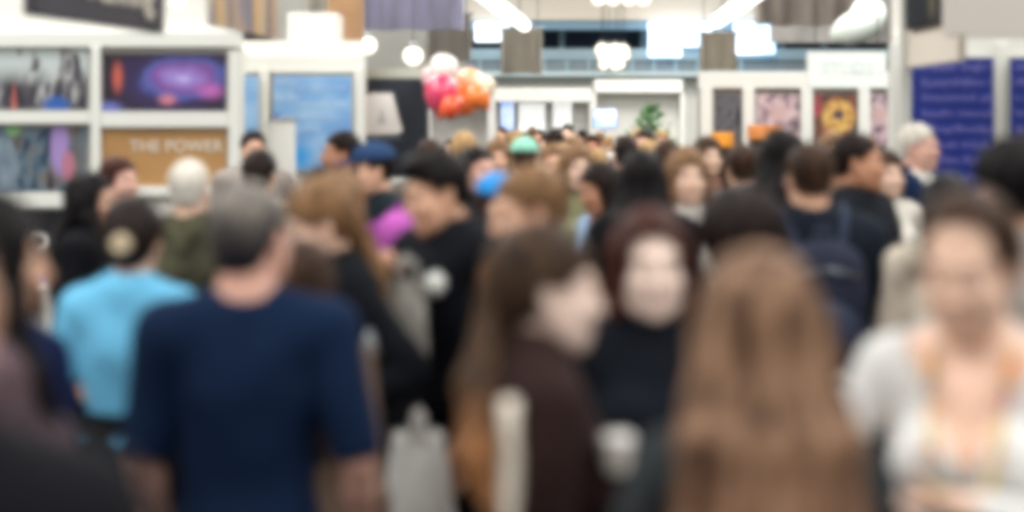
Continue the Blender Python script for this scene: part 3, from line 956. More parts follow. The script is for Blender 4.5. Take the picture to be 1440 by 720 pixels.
drape(600, 662, 20, 86, 24, 'A09B93', 'B5B0A8', 'grey brown pleated drape above the balloons', 12, 3)
drape(704, 762, 40, 104, 25, 'B4AEA2', 'CBC5B8', 'beige grey pleated drape below the end of the left strip lamp', 10, 4)
drape(984, 1036, 46, 100, 24.5, 'A89E90', 'C6BFB0', 'beige grey pleated drape below the end of the right strip lamp', 9, 5)
drape(1062, 1216, -40, 36, 21, '6F6662', 'B0A79D', 'brown grey pleated drape before the upper right bay', 30, 6, 5)

# ------------------------------------------------------------------ far end below the gallery: white stands and bright screens
def simple_stand(x0, x1, y0, d, label, depth=.6, m=WHITE, fascia=None):
    a = ptz(x0, y0, d); b = ptz(x1, y0, d); W = b.x - a.x; Z = a.z
    e = empty('exhibition_stand', ((a.x + b.x) / 2, d, 0), 0, label, 'stand')
    MB().box(-W / 2, W / 2, depth - .06, depth, 0, Z - .02).build('back_panel', m, e)
    for s in (-1, 1):
        MB().box(s * W / 2 - .04, s * W / 2 + .04, 0, depth, 0, Z - .3).build('side_panel', m, e)
    MB().box(-W / 2, W / 2, -.03, depth, Z - .3, Z, .01).build('fascia', fascia or m, e)
    return e, W, Z
def screen(x0, x1, y0, y1, d, m, label, name='display_screen', cat='screen'):
    a = ptz(x0, y1, d); b = ptz(x1, y0, d); W = b.x - a.x; Hh = b.z - a.z
    e = empty(name, ((a.x + b.x) / 2, d, a.z), 0, label, cat)
    MB().box(-W / 2, W / 2, 0, .05, 0, Hh, .008).build('casing', DARK, e)
    MB().box(-W / 2 + .02, W / 2 - .02, -.006, .001, .02, Hh - .02).build('display', m, e)
    return e, W, Hh
scr_w = mat('screen_white', 'F4F6F4', emit=1.1)
scr_b = img_mat('screen_blue', lambda nt, v: ramp(nt, noise(nt, v, 2.2, 2), [(.35, '7FA8EE'), (.6, 'E6F0FF')]), emit=1.5)
e1, W1, Z1 = simple_stand(694, 832, 124, 31, 'white exhibition stand at the far end of the aisle, left one, holding bright screens')
e2, W2, Z2 = simple_stand(836, 960, 112, 33, 'white exhibition stand at the far end of the aisle, right one, beside the green plant')
screen(703, 724, 142, 184, 31.47, scr_b, 'narrow glowing bluish screen at the left end of the far white stand')
screen(728, 768, 144, 186, 31.47, scr_w, 'glowing white screen in the middle of the far white stand')
screen(776, 806, 142, 184, 31.47, scr_w, 'glowing white screen at the right end of the far white stand')
es, Ws, Hs = screen(834, 868, 152, 180, 30.2, scr_b, 'glowing pale blue screen just above the heads in the aisle')
MB().tube([(0, .03, -es.location.z + .01), (0, .03, .05)], .04, 10).build('stand_pole', METAL, es)
# potted tree by the far stand
def plant(px, pytop, d, label):
    p = ptz(px, pytop, d); e = empty('potted_plant', (p.x, d, 0), 0, label, 'plant')
    MB().lathe([(.17, 0), (.22, .4), (.23, .42), (.2, .43)], 20).build('pot', WHITE, e)
    MB().tube([(0, 0, .35), (.02, 0, 1.0), (0, .02, 1.5)], [.03, .025, .015], 8).build('stem', mat('bark', '5A4433'), e)
    rg = random.Random(4); mb = MB()
    for i in range(420):
        u = rg.random(); z = .85 + u * (p.z - .9); r = .33 * math.sin(math.pi * min(1, .15 + u * .8)) * math.sqrt(rg.random())
        a = rg.uniform(0, 6.283); c = Vector((r * math.cos(a), r * math.sin(a), z))
        t = Vector((rg.uniform(-1, 1), rg.uniform(-1, 1), rg.uniform(-.2, 1))).normalized(); s_ = t.orthogonal().normalized() * .028
        mb.add([c, c + t * .06 + s_, c + t * .13, c + t * .06 - s_], [(0, 1, 2, 3)])
    mb.build('foliage', mat('leaf_green', '4F7A48', rough=.6, noise=.3, nscale=9), e)
plant(915, 148, 17.5, 'tall leafy green potted plant rising behind the crowd, right of the far white screens')

# ------------------------------------------------------------------ left booths
def post_w(mb_d, x, y0, y1, d, w=13, th=.06):
    return px_box(MB(), x - w / 2, x + w / 2, y0, y1, d, th)
# 1. photo wall
D1 = 10.0; K1 = D1 / 8.2
def pic_crowd(nt, v):
    s = mapping(nt, v, (1, 1, .28), rot=(0, .12, 0))
    c = ramp(nt, noise(nt, s, 13, 4), [(.30, '0F131C'), (.43, '2A2C38'), (.52, '5C5860'), (.6, 'BFC0C0'), (.7, '2B2F40')])
    r = math_(nt, 'GREATER_THAN', noise(nt, mapping(nt, v, (1, 1, .2), (3, 0, 1)), 9, 2), .6)
    c = mixc(nt, r, c, 'C46A60')
    top = N(nt, 'ShaderNodeSeparateXYZ'); nt.links.new(v, top.inputs[0])
    mr = N(nt, 'ShaderNodeMapRange'); mr.inputs['From Min'].default_value = .14; mr.inputs['From Max'].default_value = .27
    nt.links.new(top.outputs['Z'], mr.inputs['Value'])
    f = math_(nt, 'MULTIPLY', mr.outputs['Result'], math_(nt, 'LESS_THAN', noise(nt, mapping(nt, v, (1, 1, .3)), 8, 2), .55))
    c = mixc(nt, f, c, 'CBD6D6')
    return mixc(nt, blob(nt, v, .17, .03, .1, .07), c, '2F5CA8')
def pic_expo(nt, v):
    s = mapping(nt, v, (1, 1, .45))
    c = ramp(nt, noise(nt, s, 12, 4, .4), [(.3, '141C2C'), (.42, '2D4258'), (.5, '5E7484'), (.58, '756C66'), (.68, '1A2032')])
    c = mixc(nt, blob(nt, v, .19, .27, .07, .22), c, 'A58CC8')
    c = mixc(nt, blob(nt, v, .24, .15, .05, .12), c, 'B8788C')
    c = mixc(nt, blob(nt, v, -.08, .37, .06, .06), c, '7FB07A')
    c = mixc(nt, blob(nt, v, -.33, .29, .05, .06), c, '5FB0A8')
    return mixc(nt, blob(nt, v, -.14, .14, .10, .2, .15), c, mixc(nt, noise(nt, s, 20, 2), '1B2E50', '9FB4C0'))
def pic_galaxy(nt, v):
    warp = noise(nt, v, 6, 2)
    l = length(nt, mapping(nt, v, (2.6, 0, 5.2), (-.42, 0, -.95), (0, .15, 0)))
    l = math_(nt, 'ADD', l, math_(nt, 'MULTIPLY', warp, .55))
    c = ramp(nt, math_(nt, 'MULTIPLY', l, .55), [(.12, 'D8D4EC'), (.24, '9480C8'), (.36, '744690'), (.45, '5058A0'), (.55, '2E2350'), (.8, '241A28')])
    c = mixc(nt, blob(nt, v, -.27, .2, .045, .13, .8), c, 'B85848')
    c = mixc(nt, blob(nt, v, .27, .12, .12, .07, .9), c, 'B060A8')
    c = mixc(nt, blob(nt, v, .02, .07, .08, .05, .9), c, 'C07888')
    return mixc(nt, blob(nt, v, -.33, .02, .13, .06, .9), c, '6A70B8')
def board(name, x0, x1, y0, y1, d, m, label, cat='poster', frame=None, th=.03, back=None):
    a = ptz(x0, y1, d); b = ptz(x1, y0, d); W = b.x - a.x; Hh = b.z - a.z
    e = empty(name, ((a.x + b.x) / 2, d, a.z), 0, label, cat)
    MB().box(-W / 2, W / 2, 0, th, 0, Hh).build('backing', back or ALU, e)
    MB().box(-W / 2 + .004, W / 2 - .004, -.003, .001, .004, Hh - .004).build('print', m, e)
    return e, W, Hh
def booth_wall(x0, x1, ytop, d, posts, rails, label, pw=13, m=WHITE):
    a = ptz(x0, ytop, d); b = ptz(x1, ytop, d)
    e = empty('booth_wall', ((a.x + b.x) / 2, d + .1, 0), 0, label, 'booth')
    c = e.location
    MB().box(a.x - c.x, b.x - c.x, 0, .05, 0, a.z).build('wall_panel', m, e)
    for x, yt in posts:
        p = ptz(x, yt, d); hw = pw * d / F_PX / 2
        MB().box(p.x - c.x - hw, p.x - c.x + hw, -.1, 0, 0, p.z, .004).build('post', ALU, e)
    for x_0, x_1, y_0, y_1 in rails:
        q0 = ptz(x_0, y_1, d); q1 = ptz(x_1, y_0, d)
        MB().box(q0.x - c.x, q1.x - c.x, -.09, 0, q0.z, q1.z, .004).build('rail', ALU, e)
    return e
booth_wall(-260, 336, -60, D1, [(134, 66), (328, 72), (-62, 60), (-255, 60)], [(-260, 127, 157, 174), (141, 321, 158, 179), (-260, 127, 272, 292), (141, 321, 263, 276), (-260, 336, 44, 66)],
           'white booth wall with posts and rails framing the pictures on the left')
board('photo_panel', -48, 124, 68, 155, D1 + .06, img_mat('print_crowd', pic_crowd, k=K1), 'photo panel of a crowd with red and white banners, top left on the booth wall')
board('photo_panel', -48, 124, 176, 270, D1 + .06, img_mat('print_expo', pic_expo, k=K1), 'colourful photo panel with a big round wheel shape, below the red-bannered crowd photo')
board('picture_panel', 143, 319, 74, 157, D1 + .06, img_mat('print_galaxy', pic_galaxy, emit=.25, k=K1), 'purple and violet swirling light picture above the gold panel')
e, W, Hh = board('gold_sign', 143, 320, 181, 262, D1 + .06, mat('print_gold', 'B88C58', rough=.5, noise=.08, nscale=3), 'gold brown panel with pale capital lettering, below the purple picture', 'sign')
text('lettering', 'THE POWER', (-W / 2 + .20, -.01, .245), .118, mat('letter_cream', 'EFE9DA'), e, ext=.003)
e, W, Hh = board('lettered_board', -48, 124, 295, 400, D1 + .06, mat('print_black', '0B111B', rough=.5), 'black panel with large white letters low on the white booth wall at left', 'sign')
text('lettering', 'IDEAL', (W / 2 - .44, -.01, .25), .17, mat('letter_white', 'F4F5F3'), e, ext=.003)
# shelf table with bright leaflets below it
def leaflet_table(px0, px1, pyt, d, label):
    a = ptz(px0, pyt, d); b = ptz(px1, pyt, d); W = b.x - a.x; Z = a.z
    e = empty('display_table', ((a.x + b.x) / 2, d, 0), 0, label, 'table')
    MB().box(-W / 2, W / 2, 0, .4, Z - .03, Z, .005).build('table_top', WHITE, e)
    for sx in (-1, 1):
        for y in (.03, .37):
            MB().box(sx * (W / 2 - .04) - .02, sx * (W / 2 - .04) + .02, y - .02, y + .02, 0, Z - .03).build('leg', ALU, e)
    return e, W, Z
te, tW, tZ = leaflet_table(20, 124, 404, D1 - .5, 'narrow white table under the black lettered panel')
for i, (x, c, nm) in enumerate(((62, '3F5FC0', 'blue'), (76, 'C0508C', 'pink'), (90, 'D86A78', 'coral red'), (102, '5C4AA0', 'violet'))):
    p = ptz(x, 404, D1 - .3); L_ = empty('leaflet', (p.x, p.y, tZ), 0, 'upright %s leaflet standing on the table under the black panel' % nm, 'leaflet')
    mb = MB(); mb.add([(-.028, -.03, 0), (.028, -.03, 0), (.028, 0, .10), (-.028, 0, .10), (-.028, .03, 0), (.028, .03, 0), (-.028, -.028, 0), (.028, -.028, 0), (.028, .002, .10), (-.028, .002, .10)],
           [(0, 1, 2, 3), (3, 2, 5, 4)]); o = mb.build('cover', mat('leaflet_%s' % c, c, noise=.3, nscale=30), L_)

# dark sign running along the aisle overhead
p1, p2 = ptz(51, 21, 5.6), ptz(232, 48, 6.75)
e = empty('overhead_sign', ((p1.x + p2.x) / 2, (p1.y + p2.y) / 2, p1.z), math.atan2(p2.y - p1.y, p2.x - p1.x), 'dark grey overhead sign with pale lettering, cut by the top edge at left', 'sign')
Ls = math.hypot(p2.x - p1.x, p2.y - p1.y)
MB().box(-Ls / 2, Ls / 2, 0, .06, 0, .5, .006).build('board', mat('sign_charcoal', '3A3840', rough=.7, noise=.08), e)
text('lettering', 'Planning', (-Ls / 2 + .40, -.008, .10), .19, mat('letter_cream', 'EFE9DA'), e, ext=.004)
for s in (-.8, .8): MB().tube([(s * Ls / 2, .03, .5), (s * Ls / 2, .03, 8.19 - p1.z)], .006, 6).build('cable', STEEL, e)
# the white header block of that booth and what stands on it
e = empty('booth_header', (ptz(0, 0, 10.5).x, 10.55, 0), 0, 'warm white upper wall rising behind the left photo wall', 'booth')
MB().box(-2.6, 1.75, 0, .12, 0, 3.3).build('upper_panel', WARMW, e)
# 2. blue booth
D2 = 11.6
booth_wall(336, 512, 56, D2 + .1, [(338, 70), (372, 95), (504, 95)], [(330, 512, 76, 102)], 'white booth wall with posts framing the sky blue panels', pw=13)
def pic_blue(nt, v):
    c = ramp(nt, noise(nt, mapping(nt, v, (1, 1, 1.8), rot=(0, .3, 0)), 3, 1), [(.35, '6C9DD6'), (.5, '7FADDD'), (.65, '93BDE4')])
    return mixc(nt, blob(nt, v, -.12, .12, .16, .16, .9), c, '2C9BE4')
e, W, Hh = board('blue_poster', 343, 364, 106, 240, D2 + .06, img_mat('print_blue_a', pic_blue), 'narrow sky blue panel left of the wide one')
e, W, Hh = board('blue_poster', 384, 495, 106, 240, D2 + .06, img_mat('print_blue_b', pic_blue), 'wide sky blue panel with pale text lines, beside the white corner post')
tl = mat('text_pale_blue', 'C4DCEF')
def text_lines(e, W, Hh, rows, m, x0=.1, seed=0, h=.02, name='lettering'):
    rg = random.Random(seed)
    for (z, a, b, hh) in rows:
        mb = MB(); x = -W / 2 + a * W
        while x < -W / 2 + b * W:
            w = rg.uniform(.22, .6) * hh; st = hh * .2
            if rg.random() < .9:
                zz = z * Hh; up = rg.choice((.7, .7, .7, 1.15)); dn = -.35 if rg.random() < .12 else 0
                mb.box(x, x + st, -.007, -.003, zz + dn * hh, zz + up * hh)
                q = rg.choice((0, .3, .55)) * hh
                mb.box(x + st, x + st + w, -.007, -.003, zz + q, zz + q + hh * .18)
                x += w + st + hh * .08
            else: x += hh * .6
        if mb.v: mb.build(name, m, e)
text_lines(e, W, Hh, [(.91, .05, .35, .05), (.85, .2, .9, .03), (.74, .05, .3, .05), (.68, .3, .9, .03), (.55, .1, .85, .03), (.42, .1, .6, .03)], tl, seed=3)
o = MB().lathe([(.045, 0), (.05, .01), (.05, .012)], 20, M=Matrix.Rotation(math.radians(90), 3, 'X')).build('emblem', mat('emblem_navy', '2B4488'), e); o.location = (-W / 2 + .03, -.004, .53 * Hh)
# white roll-up banner in front of it
def rollup(px, d, ytop, w, label, m):
    p = ptz(px, ytop, d); e = empty('roll_up_banner', (p.x, d, 0), 0, label, 'banner')
    MB().box(-w / 2 - .02, w / 2 + .02, -.08, .08, 0, .1, .015).build('base', METAL, e)
    V = []; F = []; n = 10
    for i in range(n + 1):
        u = i / n; V += [(-w / 2, .01 * math.sin(3 * u) - .02 * u, .1 + u * (p.z - .1)), (w / 2, .01 * math.sin(3 * u) - .02 * u, .1 + u * (p.z - .1))]
    k = len(V); V += [(x, y + .004, z) for x, y, z in V]
    for i in range(n):
        q = 2 * i; F += [(q, q + 1, q + 3, q + 2), (q + k, q + 2 + k, q + 3 + k, q + 1 + k)]
    F += [(2 * i, 2 * i + 2, 2 * i + 2 + k, 2 * i + k) for i in range(n)] + [(2 * i + 1, 2 * i + 1 + k, 2 * i + 3 + k, 2 * i + 3) for i in range(n)]
    MB().add(V, F).build('banner_sheet', m, e)
    MB().tube([(-w / 2 - .01, -.02, p.z), (w / 2 + .01, -.02, p.z)], .012, 8).build('top_rail', METAL, e)
    MB().tube([(0, .04, .1), (0, .0, p.z)], .01, 8).build('pole', METAL, e)
rollup(398, 10.6, 168, .19, 'narrow white roll-up banner before the wide sky blue panel', mat('banner_white', 'F2F2EE'))
# box stack and brown case on top of the blue booth
a = ptz(396, 78, D2 + .15)
e = empty('display_block', (ptz(432, 78, D2).x, D2 + .5, 0), 0, 'plain white block rising above the sky blue booth', 'booth block')
zt = ptz(0, 14, D2).z
MB().box(-.21, .21, -.2, .2, 0, zt, .01).build('block', WHITE, e)
e = empty('wooden_column', (ptz(479, 0, D2 + .9).x, D2 + 1.3, 0), 0, 'tan wood-clad column rising right of the plain white block', 'column')
MB().box(-.15, .15, -.15, .15, 0, 3.4, .01).build('shaft', mat('wood_tan', 'A8835F', rough=.7, noise=.15, nscale=4), e)
MB().box(-.18, .18, -.18, .18, 0, .12, .01).build('plinth', mat('wood_brown', '8A6A4C', rough=.7), e)
# coloured poster high on the left, running along the aisle
p1, p2 = ptz(296, 27, 6.9), ptz(390, 48, 8.05)
def pic_stripes(nt, v):
    return ramp(nt, noise(nt, mapping(nt, v, (1, .0, .05)), 6, 3), [(.33, '2A1A1C'), (.42, '5E4440'), (.48, '6E7088'), (.52, 'D8A040'), (.58, 'C8B890'), (.68, '8A6A58')])
e = empty('hanging_poster', ((p1.x + p2.x) / 2, (p1.y + p2.y) / 2, p1.z - .03), math.atan2(p2.y - p1.y, p2.x - p1.x), 'striped poster in dark red, gold and beige, cut by the top edge above the booths', 'poster')
Ls = math.hypot(p2.x - p1.x, p2.y - p1.y)
MB().box(-Ls / 2, Ls / 2, 0, .02, 0, .62).build('backing', WARMW, e)
MB().box(-Ls / 2 + .004, Ls / 2 - .004, -.004, .001, .004, .615).build('print', img_mat('print_stripes', pic_stripes), e)
for s in (-.8, .8): MB().tube([(s * Ls / 2, .01, .6), (s * Ls / 2, .01, 8.19 - p1.z)], .006, 6).build('cable', STEEL, e)

# 3. black booth panel with the big white letter
D3 = 13.0
e, W, Hh = board('black_booth_panel', 514, 601, 111, 250, D3, INK, 'blue-black booth panel with a large white block letter, left of the balloons', 'booth', th=.3, back=INK)
z = lambda py: ptz(0, py, D3).z - e.location.z
x = lambda px: ptz(px, 0, D3).x - e.location.x
MB().prism([(x(514), z(190)), (x(514), z(134)), (x(522), z(131)), (x(552), z(131)), (x(566), z(184)), (x(560), z(188))], -.012, -.002).build('letter', mat('letter_white', 'F4F5F3'), e)
MB().prism([(x(531), z(174)), (x(537), z(150)), (x(543), z(174))], -.016, -.011).build('letter_counter', mat('letter_pale_grey', 'C9CDD0'), e)  # pale grey inner triangle of the letter
text_lines(e, W, Hh, [(.39, .03, .56, .035)], mat('letter_steel', '8B97A4'), seed=8)
structure(px_box(MB(), 506, 604, 96, 110, D3 + .1, .4).build('beam_1', mat('bay_green_grey', 'BFC4B8', rough=.8)))

# balloons
def balloon(px, py, d, r, c, label, tilt=0.0):
    p = ptz(px, py, d); e = empty('balloon', p, 0, label, 'balloon', None)
    prof = [(max(1e-4, r * math.sin(math.pi * i / 14) * (1 - .12 * math.cos(math.pi * i / 14) * -1 * 0)), -r * 1.15 * math.cos(math.pi * i / 14)) for i in range(15)]
    prof = [(q * (1 - .18 * max(0, -zz / r)), zz) for q, zz in prof]
    MB().lathe(prof, 24, M=Matrix.Rotation(tilt, 3, 'Y')).build('skin', mat('balloon_' + c, c, rough=.3, coat=.4), e)
    kn = Matrix.Rotation(tilt, 3, 'Y') @ Vector((0, 0, -r * 1.16))
    MB().lathe([(.004, .02), (.018, -.02), (.004, -.025)], 10, c=kn).build('knot', mat('balloon_' + c, c), e)
    MB().tube([kn, kn * 1.5 + Vector((.02, .03, -.25)), Vector((.03, .02, -p.z + .02))], .0025, 5).build('string', mat('string_white', 'D8D8D8'), e)
for a in ((624, 100, 12.6, .135, 'EDE7E0', 'cream white balloon at the top of the cluster'),
          (610, 112, 12.9, .11, 'E8B4BE', 'pale pink balloon at the upper left of the cluster'),
          (620, 132, 12.3, .15, 'D4426A', 'magenta balloon at the left of the cluster', .2),
          (650, 142, 12.75, .14, 'F0742C', 'orange balloon in the middle of the cluster', 1.1),
          (634, 151, 12.1, .10, 'E85A34', 'red orange balloon at the bottom of the cluster', .9),
          (662, 118, 12.9, .13, 'F0B890', 'peach balloon at the upper right of the cluster', -.4),
          (683, 122, 12.7, .09, 'E9DFC0', 'small cream yellow balloon at the right end of the cluster', -.2),
          (673, 137, 12.05, .10, 'F48038', 'bright orange balloon at the right of the cluster', -.8)):
    balloon(*a)
# white stand behind the balloons
simple_stand(602, 690, 112, 17, 'pale grey stand behind the balloons', m=mat('stand_grey', 'E4E3DF'))

# ------------------------------------------------------------------ right booths
D4 = 14.0
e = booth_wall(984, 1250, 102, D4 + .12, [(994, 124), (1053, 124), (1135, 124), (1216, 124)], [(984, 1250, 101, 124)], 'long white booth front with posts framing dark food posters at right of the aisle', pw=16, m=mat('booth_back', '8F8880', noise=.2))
def pic_menu(nt, v):
    c = ramp(nt, noise(nt, mapping(nt, v, (1, 1, 2)), 26, 3), [(.42, '2A2A32'), (.6, '77767E')])
    return mixc(nt, blob(nt, v, .13, .22, .06, .12, .5), c, '161C2C')
def pic_pink(nt, v):
    c = ramp(nt, noise(nt, v, 9, 3), [(.36, '5A4656'), (.5, 'B49AA4'), (.62, 'D8C4C4')])
    c = mixc(nt, blob(nt, v, .0, .30, .16, .12, .8), c, 'C9A9A6')
    s = N(nt, 'ShaderNodeSeparateXYZ'); nt.links.new(v, s.inputs[0])
    return mixc(nt, math_(nt, 'GREATER_THAN', s.outputs['Z'], .52), c, '4A3038')
def pic_food(nt, v):
    c = ramp(nt, noise(nt, v, 8, 2), [(.4, '3A2C2A'), (.55, '7A4A3A'), (.65, 'A04048')])
    c = mixc(nt, blob(nt, v, .02, .29, .20, .21, .35), c, ramp(nt, noise(nt, v, 14, 3), [(.4, 'B07838'), (.6, 'DAB468')]))
    c = mixc(nt, blob(nt, v, .02, .31, .07, .06, .5), c, '3A3548')
    return mixc(nt, blob(nt, v, -.19, .36, .05, .1, .5), c, 'A83C50')
board('menu_poster', 1003, 1043, 131, 198, D4 + .19, img_mat('print_menu', pic_menu), 'dark menu poster covered in fine grey writing, in the right booth front')
board('food_poster', 1062, 1128, 131, 200, D4 + .19, img_mat('print_pink', pic_pink), 'pinkish poster between the dark menu and the round food picture')
board('food_poster', 1143, 1209, 131, 205, D4 + .19, img_mat('print_food', pic_food), 'dark poster with a round golden dish and a dark centre')
board('menu_poster', 1223, 1249, 131, 205, D4 + .19, img_mat('print_menu2', pic_pink), 'narrow dark poster at the right end of the booth front')
def counter_box(x0, x1, y0, y1, d, c, label, name):
    a = ptz(x0, y1, d); b = ptz(x1, y0, d); W = b.x - a.x
    e = empty(name, ((a.x + b.x) / 2, d, 0), 0, label, 'counter')
    MB().box(-W / 2, W / 2, 0, .3, b.z - .14, b.z, .01).build('lit_top', mat('counter_' + c, c, noise=.2, nscale=8), e)  # orange upper box, a plain colour without glow
    MB().box(-W / 2 + .02, W / 2 - .02, .02, .3, 0, b.z - .14).build('body', mat('counter_dark', '3A302C'), e)
counter_box(1004, 1032, 187, 207, D4 - .5, 'EE9C34', 'bright orange box counter below the dark menu poster', 'display_counter')
counter_box(1058, 1100, 176, 196, D4 - .5, 'DA8C4C', 'orange brown counter below the pinkish poster', 'display_counter')
# white hanging sign
e, W, Hh = board('hanging_sign', 1136, 1246, 73, 124, 12.4, mat('sign_white', 'E4EAE6', rough=.5), 'white hanging sign board with faint blue lettering, over the right booth front', 'sign', th=.05)
text('lettering', 'STUDY', (-W / 2 + .12, -.006, .13), .15, mat('letter_faint', 'D0DBDC'), e, ext=.001)
text_lines(e, W, Hh, [(.38, .55, .95, .035)], mat('letter_faint', 'D0DBDC'), seed=2)
for s in (-.4, .4): MB().tube([(s * W, .02, Hh), (s * W, .02, 8.19 - e.location.z)], .006, 6).build('cable', STEEL, e)
p = ptz(1205, 12, 15.5); e = empty('hanging_canopy', (ptz(1200, 45, 16).x, 16, ptz(0, 45, 16).z), 0, 'pale greenish white rounded canopy above the white hanging sign', 'canopy')  # pale canopy shape hung above the sign
MB().tube([(-.3, -.6, -.05), (-.1, -.2, .0), (.15, .1, .1), (.3, .5, .25)], [.1, .17, .2, .2], 16).build('canopy_cloth', mat('canopy_white', 'DCE6DE'), e)
MB().tube([(.15, .1, .2), (.15, .1, 8.19 - e.location.z)], .01, 6).build('cable', STEEL, e)

# right booth wall with blue text panels
D5 = 8.9
booth_wall(1262, 1720, -60, D5 + .1, [(1264, 60), (1408, 60), (1560, 60)], [(1262, 1720, 50, 83)], 'white booth wall with a pale post between the royal blue text panels at right', pw=17)
blue = mat('print_royal_blue', '0C2A86', rough=.5, noise=.1, nscale=2)
lil = mat('text_lilac', '8583D0', rough=.6)
e, W, Hh = board('script_poster', 1272, 1398, 80, 275, D5 + .05, blue, 'royal blue panel with rows of lilac script behind the white-haired man')
text_lines(e, W, Hh, [(.905 - .112 * i, .2 if i < 5 else .3, .98, .042) for i in range(8)], lil, seed=5)
e, W, Hh = board('script_poster', 1419, 1545, 80, 275, D5 + .05, blue, 'royal blue panel cut by the right edge of the picture')
text_lines(e, W, Hh, [(.905 - .112 * i, .08, .95, .042) for i in range(8)], lil, seed=6)
# sloping dark screen at the top right, turned along the aisle
p1, p2 = ptz(1273, 43, 8.4), ptz(1342, 27, 7.5)
e = empty('display_screen', ((p1.x + p2.x) / 2, (p1.y + p2.y) / 2, p1.z), math.atan2(p2.y - p1.y, p2.x - p1.x), 'dark screen with a faint golden figure, cut by the top edge at right', 'screen')
Ls = math.hypot(p2.x - p1.x, p2.y - p1.y)
def pic_scr(nt, v): return mixc(nt, blob(nt, v, .08, .12, .08, .14, .9), ramp(nt, noise(nt, v, 6, 2), [(.4, '0F161E'), (.6, '1B242C')]), '6F674E')
MB().box(-Ls / 2, Ls / 2, 0, .06, 0, .55, .006).build('casing', DARK, e)
MB().box(-Ls / 2 + .01, Ls / 2 - .01, -.005, .001, .01, .54).build('display', img_mat('screen_dark', pic_scr, rough=.95), e)
e2_ = empty('booth_fin', ((p1.x + p2.x) / 2, (p1.y + p2.y) / 2 + .07, 0), math.atan2(p2.y - p1.y, p2.x - p1.x), 'warm white overhead panel carrying the dark screen at right', 'booth')
z0 = ptz(0, 95, 8.5).z; z1 = 3.2
MB().box(-Ls / 2 - .03, Ls / 2 + .01, .04, .08, z0, z1).build('upper_panel', WARMW, e2_)
MB().box(-Ls / 2 - .06, -Ls / 2 - .02, 0, .06, 0, z1).build('post', ALU, e2_)
e = empty('booth_soffit', (ptz(1442, 0, 7.2).x, 7.3, 0), 0, 'pale grey beige upper wall at the top right corner', 'booth')
MB().box(-.36, 1.2, 0, .1, ptz(0, 50, 7.3).z, 3.3).build('upper_panel', mat('panel_greige', 'CFC8C0', rough=.8), e)
MB().box(.7, .78, 0, .1, 0, ptz(0, 50, 7.3).z).build('post', ALU, e)
# ------------------------------------------------------------------ accessories
def add_cap(root, J, S, crown, peak):
    RH, hc = J['RH'], J['hc']
    pr = xf([P_ell((0, .014, .05), (.092, .112, .088), k=.01)], RH, hc)
    def post(F, X, Y, Z):
        x = X - hc[0]; y = Y - hc[1]; z = Z - hc[2]
        lz = RH[0, 2] * x + RH[1, 2] * y + RH[2, 2] * z
        return np.maximum(F, .048 - lz)
    part('cap', shape(pr, .008, post=post, scale=S), cloth(crown), root)
    part('cap_peak', shape(xf([P_ell((0, -.12, .05), (.068, .07, .008), R=rotx(.15), k=.01)], RH, hc), .006, scale=S), cloth(peak), root)

def disc(name, root, c, n, r, th, m, parent=None):
    q = Vector(n).to_track_quat('Z', 'Y').to_matrix()
    return MB().lathe([(r * .98, 0), (r, th * .5), (r * .96, th)], 28, tuple(c), q).build(name, m, parent or root)

def backpack(root, S, label, col, col2, y=.185, z=1.22, w=.15, h=.22, d=.075):
    e = empty('backpack', root.location, root.rotation_euler.z, label, 'backpack')
    def bx(F, X, Y, Z):
        return F
    pr = [P_ell((0, y + d, z), (w, d, h), k=.03), P_cap((-w * .62, y + d, z - h * .55), (w * .62, y + d, z - h * .55), d * .8, k=.05), P_cap((-w * .5, y + d * .9, z + h * .5), (w * .5, y + d * .9, z + h * .5), d * .75, k=.05)]
    part('main_body', shape(pr, .010, post=lambda F, X, Y, Z: F + .002 * np.sin(40 * Z + 10 * X), scale=S), cloth(col), e)
    part('front_pocket', shape([P_ell((0, y + d * 2.0, z - h * .35), (w * .7, d * .45, h * .42), k=.02)], .008, scale=S), cloth(col2), e)
    MB().tube([Vector((-.03, y + d, z + h * .93)) * S, Vector((-.02, y + d, z + h * 1.12)) * S, Vector((.02, y + d, z + h * 1.12)) * S, Vector((.03, y + d, z + h * .93)) * S], .008, 8).build('top_handle', cloth(col2), e)
    for s in (-1, 1):
        P_ = [(s * .07, y + .03, z + h * .72), (s * .105, .08, 1.515), (s * .115, .0, 1.53), (s * .12, -.1, 1.45), (s * .125, -.165, 1.3), (s * .15, -.1, 1.12), (s * .13, y + .02, z - h * .6)]
        MB().tube([Vector(p) * S for p in P_], .013, 8).build('strap', cloth(col2), e)
    MB().tube([Vector((-.1, y + d * 1.95, z + .1)) * S, Vector((0, y + d * 2.05, z + .12)) * S, Vector((.1, y + d * 1.95, z + .1)) * S], .004, 6).build('zip', mat('zip_grey', '9AA0A8', rough=.3, metal=.7), e)
    return e

